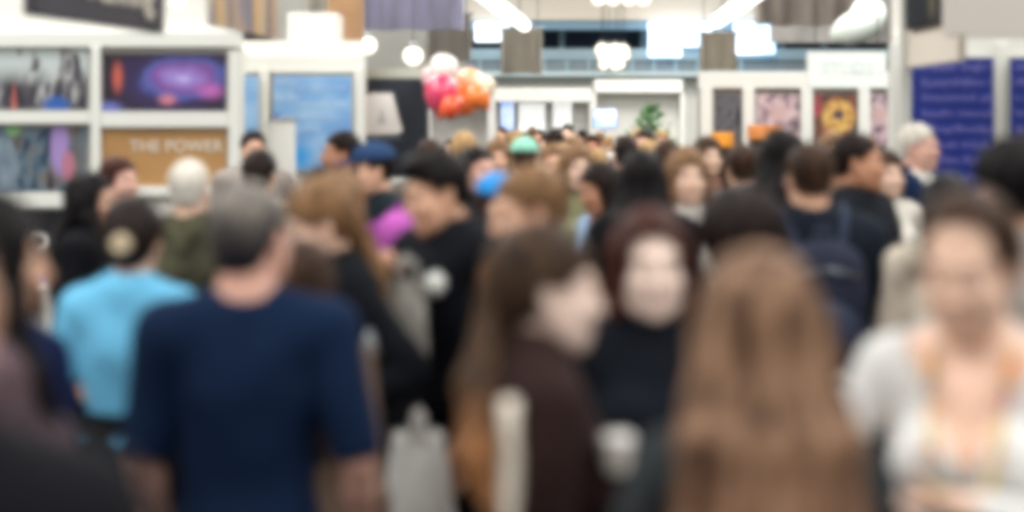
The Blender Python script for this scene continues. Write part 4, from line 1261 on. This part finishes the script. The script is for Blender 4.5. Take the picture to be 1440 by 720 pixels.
def tote(name, loc, rz, w, h, th, col, label, handle=.25, seed=0, cat='bag', top=.33):
    """bag hanging from loc (the hand or shoulder), mouth `handle` below it"""
    e = empty(name, (loc[0], loc[1], loc[2] - handle - h), rz, label, cat)
    V = []; F = []; nr, nz = 40, 22; rg = random.Random(seed)
    for j in range(nz + 1):
        u = j / nz; z = h * u
        hw = w * (.5 + (top - .4) * u ** 1.3) * (.93 + .07 * min(1, u * 8)); ht = th * .5 * (1 - .55 * u) * min(1, .55 + u * 4)
        for i in range(nr):
            a = 2 * math.pi * i / nr; c_, s_ = math.cos(a), math.sin(a)
            x = hw * math.copysign(abs(c_) ** .55, c_); y = ht * math.copysign(abs(s_) ** .7, s_)
            y += .007 * math.sin(x * 60 + seed + 3 * u) * math.sin(u * 9 + seed) + .004 * math.sin(x * 130 - u * 14)
            V.append((x, y, z))
    F = [(j * nr + i, j * nr + (i + 1) % nr, (j + 1) * nr + (i + 1) % nr, (j + 1) * nr + i) for j in range(nz) for i in range(nr)]
    F += [tuple(range(nr))[::-1], tuple(range(nz * nr, nz * nr + nr))]
    MB().add(V, F, True).build('bag_body', cloth(col, bump=.2), e)
    for s in (-1, 1):
        MB().tube([(-w * (top - .08), s * th * .2, h - .03), (-w * (top - .12), s * th * .2, h + handle * .6), (0, s * .006, h + handle), (w * (top - .12), s * th * .2, h + handle * .6), (w * (top - .08), s * th * .2, h - .03)], .009, 8).build('handle', cloth(col), e)
    return e

def lanyard(root, J, S, col, z_card=1.12, yfront=-.17, card='E8E8EC'):
    n = J['neck']
    pts = [(-.01, yfront - .01, z_card), (-.045, yfront, 1.27), (-.062, -.12, 1.38), (-.068, -.045, 1.46), (-.05, .04, 1.5), (0, .075, 1.5), (.05, .04, 1.5), (.068, -.045, 1.46), (.062, -.12, 1.38), (.045, yfront, 1.27), (.01, yfront - .01, z_card)]
    MB().tube([Vector(p) * S for p in pts], .006, 8).build('lanyard', col, root)
    mb = MB(); c = Vector((0, yfront - .014, z_card - .06)) * S
    mb.box(c.x - .045, c.x + .045, c.y - .003, c.y + .003, c.z - .06, c.z + .06, .002).build('badge_card', mat('card_' + card, card, rough=.3), root)

jeans = cloth('33496B', 'denim'); black = cloth('14161C', 'black'); charcoal = cloth('23252B', 'charcoal'); dtr = cloth('1B1E26', 'dark_trousers')
navy = cloth('11233F', 'navy', noise=.08); olive = cloth('4A4A3C', 'olive'); beige = cloth('B7A58E', 'beige')
SPOTS = []
def spot(px, d): SPOTS.append(((px - 720) * d / F_PX, d))

def P(px, ytop, d, heading, sp, label, g=.009):
    spot(px, d); r = place(px, ytop, d, heading, sp, label, g)
    if DEBUG:
        for n in 'LR':
            for jn in ('el', 'wr'):
                w = r[0].matrix_basis @ (Vector(r[1][jn + n]) * r[2]); print('WR', label[:34], jn + n, round(720 + w.x * F_PX / w.y), round(HORIZON + (EYE - w.z) * F_PX / w.y), round(w.y, 2))
    return r
DEBUG = False

# ------------------------------------------------------------------ foreground people
r, J, S = P(350, 242, 3.15, 180, dict(sex='m', bulk=.99, sleeve=.495, nape=-.085, hairmat=hair_mat('hair_greying', '5A5654', '8E8880', tip='22232C', zr=(1.545, 1.66)), hair='short', hairc='silver', skin='pink', head=(-18, 2, 0), top=('polo', navy), bottom=('jeans', dtr), seed=3,
    armL=((.235, .03, 1.14), (.22, -.10, .9)), armR=((-.255, .05, 1.13), (-.25, -.08, .9))),
    'grey-haired person seen from behind in a navy short-sleeved shirt, large at front left', .008)
bh = hair_mat('hair_front_woman', '2C1D16', 'A68268', tip='644434', zr=(.98, 1.45))
r, J, S = P(1064, 328, 2.1, 180, dict(sex='f', hair='longback', hairlen=.50, hairw=.112, hairmat=bh, hairc='light', hairup=.02, bulk=.85, skin='light', head=(4, 0, 0), top=('sweater', cloth('33393C', 'slate')), bottom=('jeans', jeans), seed=5, hairfine=.0055,
    armL=((.24, .0, 1.14), (.2, -.16, 1.0)), armR=((-.24, .02, 1.14), (-.22, -.14, .96))),
    'person seen from behind with very long light brown hair, at front centre right', .008)
ch = hair_mat('hair_profile_woman', '241B18', '54402F', tip='9A6A44', zr=(1.24, 1.38))
rC, J, S = P(764, 299, 2.6, 97, dict(sex='f', hair='lowpony', hairlen=.24, ponyx=-.12, hairmat=ch, hairc='brown', skin='pale', lip='B98482', head=(0, 4, 0), top=('jacket', cloth('2B1D1C', 'dark_brown')), bottom=('jeans', dtr), seed=6, hairfine=.006,
    armR=((-.245, .04, 1.13), (-.2, -.19, 1.17)), handR=dict(d=(.1, -1, .1), n=(.9, 0, .3), curl=.75), armL=((.24, .04, 1.14), (.16, -.16, 1.0))),
    'person in profile facing right, tied brown hair and dark brown jacket, holding a white cup', .008)
r, J, S = P(914, 284, 3.1, 4, dict(sex='f', hair='bob', hairc='auburn', hairline=.085, hairfine=.006, skin='pale', lip='C08A84', head=(2, 2, 0), top=('turtle', cloth('11161E', 'night_black')), bottom=('slim', black), seed=7),
    'person with a pale face looking at the camera, chin-length auburn hair and black sweater', .008)
rF, JF, SF = P(640, 200, 4.45, -48, dict(sex='m', hair='quiff', hairc='black', skin='light', head=(-14, 14, 0), lean=.08, top=('hoodie', cloth('10131A', 'hoodie_black')), bottom=('jeans', black), seed=8,
    armR=((-.27, -.03, 1.17), (-.04, -.24, 1.39)), handR=dict(d=(.5, -.3, .5), n=(.5, -.3, -.5), curl=.8)),
    'tall black-haired person in a black hoodie with a round white badge', .009)
disc('chest_badge', rF, (Vector((.11, -.165, 1.355)) * SF), (.25, -1, .15), .036, .012, mat('badge_white', 'DCE0DC'))
r, J, S = P(762, 219, 3.85, -62, dict(sex='m', hair='short', hairc='light', skin='light', head=(-6, 10, 0), lean=.05, top=('teddy', cloth('654835', 'tan_teddy', noise=.3, nscale=18)), bottom=('slim', black), seed=9,
    armL=((.27, -.02, 1.15), (.33, -.05, .93)), armR=((-.25, -.02, 1.15), (-.25, -.11, .96)), sleeve=.88),
    'person with short sandy hair facing left in a fluffy tan brown jacket', .009)
rG, JG, SG = P(1370, 250, 2.52, -24, dict(sex='f', hair='lowpony', hairc='brown', hairline=.106, hairlen=.2, skin='fair', lip='B46A66', head=(-10, 16, 0), top=('vneck', cloth('DFE0DF', 'white_knit', noise=.03)), bottom=('jeans', jeans), seed=10, vdepth=.2, hairfine=.006,
    armL=((.27, -.05, 1.15), (-.0, -.28, 1.25)), armR=((-.29, -.02, 1.17), (-.2, -.26, 1.33)),
    handL=dict(d=(-1, -.45, .05), n=(0, .1, 1), curl=.45), handR=dict(d=(-.15, -.8, .2), n=(.5, .2, .6), curl=.7)),
    'person in a white v-neck top with pulled-back brown hair, hands together at the right edge', .008)
lany = img_mat('lanyard_rainbow', lambda nt, v: ramp(nt, noise(nt, v, 22, 1), [(.38, 'D8762E'), (.46, 'E2C23A'), (.52, '8DB04A'), (.58, '4A4A7A'), (.66, 'A83C4A')]))
lanyard(rG, JG, SG, lany, 1.16, -.185, '5A4E72')
for s in (-1, 1):
    c = (JG['hc'] + JG['RH'] @ v3(s * .08, .004, -.045)) * SG
    MB().lathe([(.002, -.008), (.006, -.004), (.006, .004), (.002, .008)], 10, tuple(c)).build('earring', mat('earring_silver', 'D8D8DE', rough=.2, metal=.9), rG)
rH, JH, SH = P(186, 268, 4.0, 176, dict(sex='f', hair='lowbun', hairc='dark', skin='light', head=(6, 6, 0), top=('polo', cloth('72C2EA', 'sky_blue', noise=.05)), loose=1.3, hem=1.03, waist=1.12, bottom=('slim', black), seed=11,
    armL=((.235, .03, 1.13), (.25, -.06, .9)), armR=((-.25, .05, 1.12), (-.27, -.03, .89))),
    'person seen from behind in a light sky blue short-sleeved shirt with a dark low bun', .009)
c = (JH['hc'] + JH['RH'] @ v3(0, .15, -.015)) * SH
nn = JH['RH'] @ v3(0, 1, 0)
q = Vector(nn).to_track_quat('Z', 'Y').to_matrix()
prof = [(.018 + .011 * math.cos(a), .011 * math.sin(a)) for a in [i * math.pi / 4 for i in range(9)]]
MB().lathe(prof, 20, tuple(c), q).build('hair_scrunchie', cloth('D9C8AC', 'scrunchie_cream'), rH)
r, J, S = P(-22, 252, 2.6, 120, dict(sex='f', hair='longwavy', hairc='black', skin='light', head=(0, 4, 0), top=('sweater', cloth('5B4B52', 'mauve_grey')), bottom=('slim', black), seed=12, hairlen=.3,
    armR=((-.23, .03, 1.16), (-.2, -.18, 1.12))),
    'person with long black hair and a mauve grey sweater, cut off by the left edge', .009)
r, J, S = P(12, 300, 3.4, 150, dict(sex='f', hair='bob', hairc='dark', skin='light', top=('sweater', cloth('101C40', 'deep_navy')), bottom=('slim', black), seed=13),
    'person in a deep navy sweater half hidden behind the mauve grey sweater', .012)
spot(-150, 1.35)
sp = dict(sex='m', H=1.82, hair='short', hairc='black', skin='light', top=('tee', cloth('16171C', 'jet_black')), loose=1.4, bottom=('jeans', dtr), seed=14)
make_person(sp, ((-152 - 720) * 1.35 / F_PX, 1.35, 0), 170, 'person in black whose out-of-focus shoulder fills the bottom left corner', .012)
# K and her neighbours
rK, JK, SK = P(506, 234, 4.08, -70, dict(sex='f', hair='lowpony', hairc='light', hairlen=.3, skin='fair', head=(0, 22, 0), lean=.16, top=('jacket', cloth('0F1218', 'coal_black')), bottom=('jeans', jeans), seed=15, hairfine=.007,
    armL=((.28, .13, 1.2), (.26, .0, 1.14))),
    'person leaning left with light brown tied hair, black jacket and blue jeans', .009)
disc('sleeve_print', rK, Vector((.245, .0, 1.30)) * SK, (1, -.1, .1), .045, .02, mat('print_pale_grey', 'B9C2C6'))
r, J, S = P(428, 328, 3.55, 165, dict(sex='f', hair='longback', hairc='brown', skin='light', top=('longsleeve', cloth('7A6658', 'taupe')), bottom=('jeans', jeans), hairlen=.36, seed=16),
    'short person with long straight dark brown hair, close beside the navy shirt', .010)
r, J, S = P(466, 238, 5.25, -98, dict(sex='f', hair='bob', hairc='light', skin='light', top=('jacket', cloth('2A2C34', 'storm')), bottom=('jeans', jeans), seed=17),
    'person in a storm grey jacket wearing a magenta backpack, behind the one leaning left', .012)
backpack(r, S, 'magenta pink backpack seen beside the black hoodie', 'B45AAE', '9A4A9A', z=1.45, w=.13, h=.17, d=.09)
r, J, S = P(526, 194, 6.6, -55, dict(sex='m', hair='short', hairc='dark', skin='light', head=(-10, 6, 0), top=('jacket', cloth('1C2830', 'blue_black')), bottom=('jeans', black), seed=18),
    'person in a blue cap and dark jacket below the black booth panel', .014)
add_cap(r, J, S, '2C4468', '2A3E60')
tote('tote_bag', ((573 - 720) * 4.25 / F_PX, 4.22, ptz(0, 360, 4.25).z), .3, .13, .27, .05, 'A9A8A2', 'grey patterned cloth bag hanging from a hand beside the black hoodie', .07, 2)
rt = tote('shopping_bag', ((588 - 720) * 3.86 / F_PX, 3.86, ptz(0, 575, 3.86).z), .1, .26, .52, .08, 'F8F6F0', 'white shopping bag held low between the black jacket and the black hoodie', .06, 5, top=.16)
# held by the women in front
tote('tote_bag', ((716 - 720) * 2.28 / F_PX, 2.27, 1.385), math.radians(90), .16, .5, .022, 'D8CFC2', 'cream tote bag seen edge-on against the dark brown jacket', .04, 3)
def cup(loc, label):
    e = empty('paper_cup', loc, 0, label, 'cup'); e.scale = (.74, .74, .6)
    MB().lathe([(.026, 0), (.027, .004), (.036, .085), (.037, .09)], 24).build('cup_body', mat('paper_white', 'E9E6DE', rough=.6), e)
    MB().lathe([(.039, .086), (.040, .092), (.037, .096), (.034, .104), (.012, .104)], 24).build('lid', mat('lid_white', 'F2F0EC', rough=.3), e)
M_ = rC.matrix_basis
wr = Vector(v3(-.2, -.19, 1.17))
pc = M_ @ (Vector((-.155, -.265, 1.17)) * (S if False else 1.0))
cup((ptz(868, 0, pc.y).x, pc.y, ptz(0, 668, 2.45).z), 'white paper cup held in front of the dark brown jacket')
# phone of G
pg = rG.matrix_basis @ (Vector((-.19, -.385, 1.37)) * SG)
e = empty('smartphone', pg, math.radians(-24), 'dark red smartphone held in the hands of the white top wearer', 'phone')
MB().box(-.036, .036, -.004, .004, -.07, .07, .003).build('case', mat('phone_red', '7A3438', rough=.4), e)
MB().box(-.033, .033, .0041, .0055, -.066, .066).build('screen', mat('phone_glass', '0A0A0E', rough=.1), e)

# ------------------------------------------------------------------ middle people
mid = [
 (130, 236, 5.9, 84, dict(sex='f', hair='long', hairc='black', skin='light', top=('coat', cloth('15161B', 'soft_black')), bottom=('slim', black)), 'person with long black hair in a black coat before the dark lettered panel'),
 (168, 214, 6.9, 60, dict(sex='f', hair='ponytail', hairc='auburn', skin='pink', top=('sweater', cloth('2B211F', 'umber')), bottom=('jeans', dtr)), 'person with reddish brown hair before the gold panel, facing right'),
 (267, 217, 5.7, 176, dict(sex='m', hair='short', hairc='white', skin='fair', top=('jacket', cloth('5C5B48', 'camo', noise=.35, nscale=11, col2='2E2C24')), bottom=('jeans', olive)), 'white-haired person in a mottled olive jacket before the gold panel'),
 (357, 178, 9.3, 20, dict(sex='m', hair='short', hairc='black', skin='light', top=('jacket', cloth('8E8680', 'stone')), bottom=('jeans', dtr)), 'dark-haired person in a stone grey jacket before the narrow blue panel'),
 (366, 206, 7.4, 170, dict(sex='f', hair='lowbun', hairc='dark', skin='light', top=('sweater', cloth('B2A79A', 'oat')), bottom=('jeans', dtr)), 'dark-haired person in an oat sweater just below the stone grey jacket'),
 (478, 178, 8.0, -72, dict(sex='m', hair='short', hairc='dark', skin='tan', top=('jacket', cloth('8C7B66', 'khaki')), bottom=('jeans', dtr)), 'dark-haired person in a khaki jacket in profile before the wide blue panel'),
 (452, 226, 5.95, 178, dict(sex='m', hair='short', hairc='brown', skin='light', top=('jacket', cloth('3E342E', 'cocoa')), bottom=('jeans', dtr)), 'brown-haired person in a cocoa jacket behind the one leaning left'),
 (672, 199, 6.9, 40, dict(sex='m', hair='short', hairc='black', skin='pink', top=('jacket', cloth('1E2026', 'ink')), bottom=('jeans', dtr)), 'dark-haired person in an ink black jacket, right behind the tall hoodie wearer'),
 (604, 190, 8.6, 190, dict(sex='m', hair='short', hairc='brown', skin='light', top=('jacket', cloth('6A6762', 'ash')), bottom=('jeans', dtr)), 'brown-haired person in an ash grey jacket below the balloons'),
 (652, 182, 10.4, 185, dict(sex='f', hair='bob', hairc='blonde', skin='fair', top=('jacket', cloth('57565A', 'slate_grey')), bottom=('jeans', dtr)), 'fair-haired person in a slate jacket below the orange balloon'),
 (738, 190, 8.8, 175, dict(sex='f', hair='short', hairc='brown', skin='light', top=('jacket', cloth('3E3A3A', 'smoke')), bottom=('jeans', dtr)), 'person in a mint green cap in the aisle before the white screens'),
 (700, 192, 9.6, 5, dict(sex='f', hair='long', hairc='light', skin='light', top=('jacket', cloth('8A7462', 'camel')), bottom=('jeans', dtr)), 'person with light brown hair and camel jacket, left of the mint cap'),
 (848, 222, 6.6, -60, dict(sex='f', hair='bob', hairc='dark', skin='tan', head=(0, 12, 0), top=('tee', cloth('9DB8D8', 'powder_blue')), bottom=('jeans', dtr)), 'dark-haired person in a powder blue t-shirt above the pale-faced one'),
 (778, 196, 8.1, 3, dict(sex='m', hair='short', hairc='light', skin='light', top=('jacket', cloth('40454A', 'steel')), bottom=('jeans', dtr)), 'sandy-haired person facing the camera in a steel grey jacket, right of the mint cap'),
 (812, 198, 7.4, 12, dict(sex='f', hair='long', hairc='light', skin='fair', top=('jacket', cloth('7C7C5E', 'sage')), bottom=('jeans', dtr)), 'light-haired person in a sage jacket facing the camera, in the middle of the aisle'),
 (903, 204, 5.7, 172, dict(sex='f', hair='longback', hairc='black', skin='light', top=('coat', cloth('111318', 'pitch')), bottom=('slim', black)), 'person with long black hair and pitch black coat seen from behind in the aisle'),
 (880, 186, 9.2, 175, dict(sex='m', hair='short', hairc='dark', skin='light', top=('jacket', cloth('2C2426', 'raisin')), bottom=('jeans', dtr)), 'dark-haired person in a raisin dark jacket below the blue screen'),
 (966, 202, 6.1, 8, dict(sex='f', hair='longwavy', hairc='light', skin='fair', top=('jacket', cloth('DAD5CE', 'off_white')), bottom=('jeans', jeans)), 'person with long wavy light brown hair in an off-white jacket facing the camera'),
 (940, 190, 8.4, 160, dict(sex='m', hair='short', hairc='brown', skin='light', top=('jacket', cloth('33302F', 'mole')), bottom=('jeans', dtr)), 'brown-haired person in a mole dark jacket left of the off-white jacket'),
 (1044, 196, 7.3, 172, dict(sex='m', hair='short', hairc='brown', skin='light', top=('hoodie', cloth('6E7074', 'grey_marl')), bottom=('jeans', jeans)), 'person in a grey marl hoodie seen from behind, below the orange counter'),
 (1098, 176, 6.8, 168, dict(sex='f', hair='longback', hairc='black', skin='light', top=('coat', cloth('14171D', 'raven')), bottom=('slim', black)), 'tall person with raven hair in a long black coat below the pinkish poster'),
 (1042, 264, 3.45, 176, dict(sex='f', hair='afro', hairc='dark', skin='brown', top=('jacket', cloth('1A1B20', 'coal')), bottom=('slim', black)), 'person with a round head of dark curly hair, just above the long light brown hair'),
 (1208, 178, 6.0, 50, dict(sex='m', hair='short', hairc='dark', skin='tan', head=(20, 0, 0), top=('jacket', cloth('14181E', 'onyx')), bottom=('jeans', black), armL=((.25, -.06, 1.15), (.08, -.27, 1.05))), 'dark-haired person in a black jacket looking right, right of the navy backpack'),
 (1293, 168, 7.9, 48, dict(sex='m', hair='short', hairc='white', skin='pink', top=('suit', cloth('17294A', 'suit_navy')), bottom=('suit', cloth('17294A', 'suit_navy'))), 'white-haired person in a navy suit before the royal blue panel'),
 (1334, 238, 4.75, 150, dict(sex='f', hair='lowbun', hairc='black', skin='light', top=('hoodie', cloth('D8CDBD', 'cream_fleece')), bottom=('jeans', dtr)), 'black-haired person in a cream fleece hoodie behind the white top wearer'),
 (1424, 194, 4.0, -150, dict(sex='m', hair='afro', hairc='black', skin='light', top=('jacket', cloth('A79C94', 'putty')), bottom=('jeans', dtr)), 'person with thick black hair and a putty jacket, cut off by the right edge'),
 (1246, 206, 7.2, 20, dict(sex='f', hair='bob', hairc='brown', skin='fair', top=('sweater', cloth('D9D5CC', 'ivory')), bottom=('jeans', dtr)), 'brown-haired person in an ivory sweater left of the navy suit'),
 (1170, 182, 9.4, 5, dict(sex='f', hair='long', hairc='light', skin='light', top=('jacket', cloth('9A7560', 'copper')), bottom=('jeans', dtr)), 'light-haired person in a copper jacket below the round golden dish'),
 (996, 188, 9.0, 15, dict(sex='f', hair='long', hairc='brown', skin='fair', top=('jacket', cloth('8C6A5C', 'rosewood')), bottom=('jeans', dtr)), 'brown-haired person in a rosewood jacket below the dark menu poster'),
 (700, 236, 5.2, 30, dict(sex='f', hair='short', hairc='brown', skin='fair', head=(30, 10, 0), top=('jacket', cloth('232A33', 'harbour')), bottom=('jeans', dtr)), 'person in a bright blue cap with a cream peak, behind the sandy-haired one'),
]
for i, (px, yt, d, hd, sp, lb) in enumerate(mid):
    sp['seed'] = 30 + i
    r, J, S = P(px, yt, d, hd, sp, lb, .012 if d < 5.5 else .014)
    if 'mint green cap' in lb: add_cap(r, J, S, '8FCDB8', '8FCDB8')
    if 'bright blue cap' in lb: add_cap(r, J, S, '2E8FD8', 'EADFB4')
r, J, S = P(1139, 190, 5.05, 178, dict(sex='m', hair='short', hairc='brown', skin='light', top=('jacket', cloth('181F29', 'navy_black')), bottom=('jeans', cloth('6E8CB0', 'light_denim')), seed=77),
    'brown-haired person seen from behind in a navy black jacket, wearing a backpack', .011)
backpack(r, S, 'dark navy grey backpack worn on the back of the brown-haired one at centre right', '2B3040', '3A4256')
pp = ptz(1182, 520, 4.75)
tote('tote_bag', (pp.x, 4.72, pp.z), .1, .13, .26, .06, 'CFC6B4', 'beige cloth bag hanging behind the long light brown hair, below the backpack', .05, 4)

# ------------------------------------------------------------------ the distant crowd
GRP = 'distant visitors in the aisle'
protos = []
kinds = [dict(sex='m', hair='short', top='jacket', bottom='jeans'), dict(sex='f', hair='longback', top='jacket', bottom='slim'), dict(sex='f', hair='long', top='sweater', bottom='jeans'),
         dict(sex='m', hair='short', top='hoodie', bottom='jeans', head=(25, 5, 0)), dict(sex='f', hair='ponytail', top='tee', bottom='slim'), dict(sex='m', hair='quiff', top='suit', bottom='suit', head=(-20, 0, 0)),
         dict(sex='f', hair='bob', top='coat', bottom='slim', head=(15, 8, 0)), dict(sex='m', hair='crop', top='longsleeve', bottom='jeans', step=.12)]
for i, k in enumerate(kinds):
    sp = dict(k); sp['H'] = 1.7 if k['sex'] == 'm' else 1.6; sp['seed'] = 100 + i; sp['detail'] = False
    sp['top'] = (k['top'], black); sp['bottom'] = (k['bottom'], dtr); sp['hairc'] = 'brown'
    r, J, S = make_person(sp, (0, 0, 0), 0, 'x', .018)
    protos.append((r, sp['H']))
for o in COL.objects:
    if o.parent is not None: KIDS.setdefault(o.parent.name, []).append(o)
tops = [('14161C', 'black'), ('1E2430', 'dark navy'), ('3A332F', 'dark brown'), ('55504C', 'grey brown'), ('7C6E62', 'taupe'), ('2B3A4A', 'slate blue'), ('A79A8C', 'beige'), ('C9C4BC', 'pale'), ('6B3F3A', 'brick red'), ('4C5548', 'dull green')]
hcs = [('dark', 'dark-haired'), ('brown', 'brown-haired'), ('black', 'black-haired'), ('light', 'light-brown-haired'), ('blonde', 'fair-haired')]
def where(px, d):
    w = ('below the balloons' if px < 690 else 'before the glowing screens' if px < 800 else 'before the pale blue screen' if px < 890 else 'before the green plant' if px < 960 else 'before the dark menu poster' if px < 1060 else 'before the pinkish poster' if px < 1140 else 'before the round golden dish')
    return w
rg = random.Random(11)
n = 0; first = {}
for t in range(4000):
    if n >= 78: break
    d = 9.6 + 18 * rg.random() ** 1.3
    lo, hi = (600, 1010) if d > 13.2 else (640, 1225)
    px = rg.uniform(lo, hi); x = (px - 720) * d / F_PX
    if d > 13.2 and x > 1.7: continue
    if d < 13.2 and px > 980 and d > 12.9: continue
    if 15.8 < d < 18.6 and (x < .3 or abs(x - 1.7) < .5): continue
    if x > 3.4: continue
    if 11.6 < d < 13.4 and px < 705: continue
    if any((x - a) ** 2 + ((d - b) * 1.0) ** 2 < .58 ** 2 for a, b in SPOTS): continue
    SPOTS.append((x, d))
    pi = rg.randrange(len(protos)); pr, h0 = protos[pi]
    if pi in first: o = copy_tree(pr); 
    else: o = pr; first[pi] = 1
    H = rg.uniform(1.62, 1.86) if kinds[pi]['sex'] == 'm' else rg.uniform(1.55, 1.74)
    o.location = (x, d, 0); s = H / h0; o.scale = (s, s, s)
    o.rotation_euler = (0, 0, math.radians(rg.choice([rg.uniform(-50, 50), rg.uniform(-40, 40), rg.uniform(140, 220), rg.uniform(60, 120)])))
    tc, tn = rg.choice(tops); hc_, hn = rg.choice(hcs); skn = rg.choice(['light', 'fair', 'light', 'tan', 'pink'])
    face = math.cos(o.rotation_euler.z) > .3
    o['label'] = '%s distant visitor in %s %s, %s' % (hn, tn, {'tee': 't-shirt', 'suit': 'suit jacket', 'longsleeve': 'shirt'}.get(kinds[pi]['top'], kinds[pi]['top']), where(px, d)) + (', facing the camera' if face else '')
    o['category'] = 'person'; o['group'] = GRP
    chs = [c for c in COL.objects if c.parent == o]
    for c in chs:
        b = c.name.split('.')[0]
        m = None
        if b == 'body': m = skin(skn)
        elif b == 'hair': m = hmat(hc_)
        elif b in ('t_shirt', 'shirt', 'jacket', 'hoodie', 'sweater', 'coat', 'suit_jacket'): m = cloth(tc)
        elif b == 'trousers': m = rg.choice([dtr, black, jeans])
        if m is not None:
            c.material_slots[0].link = 'OBJECT'; c.material_slots[0].material = m
    n += 1
for i, (pr, h) in enumerate(protos):
    if i not in first:
        for c in [x for x in COL.objects if x.parent == pr]:
            for c2 in [x for x in COL.objects if x.parent == c]: bpy.data.objects.remove(c2)
            bpy.data.objects.remove(c)
        bpy.data.objects.remove(pr)
for i, a in enumerate(SPOTS):
    for b in SPOTS[:i]:
        if math.hypot(a[0] - b[0], a[1] - b[1]) < .4: print('CLOSE', a, b)
print('CROWD', n)
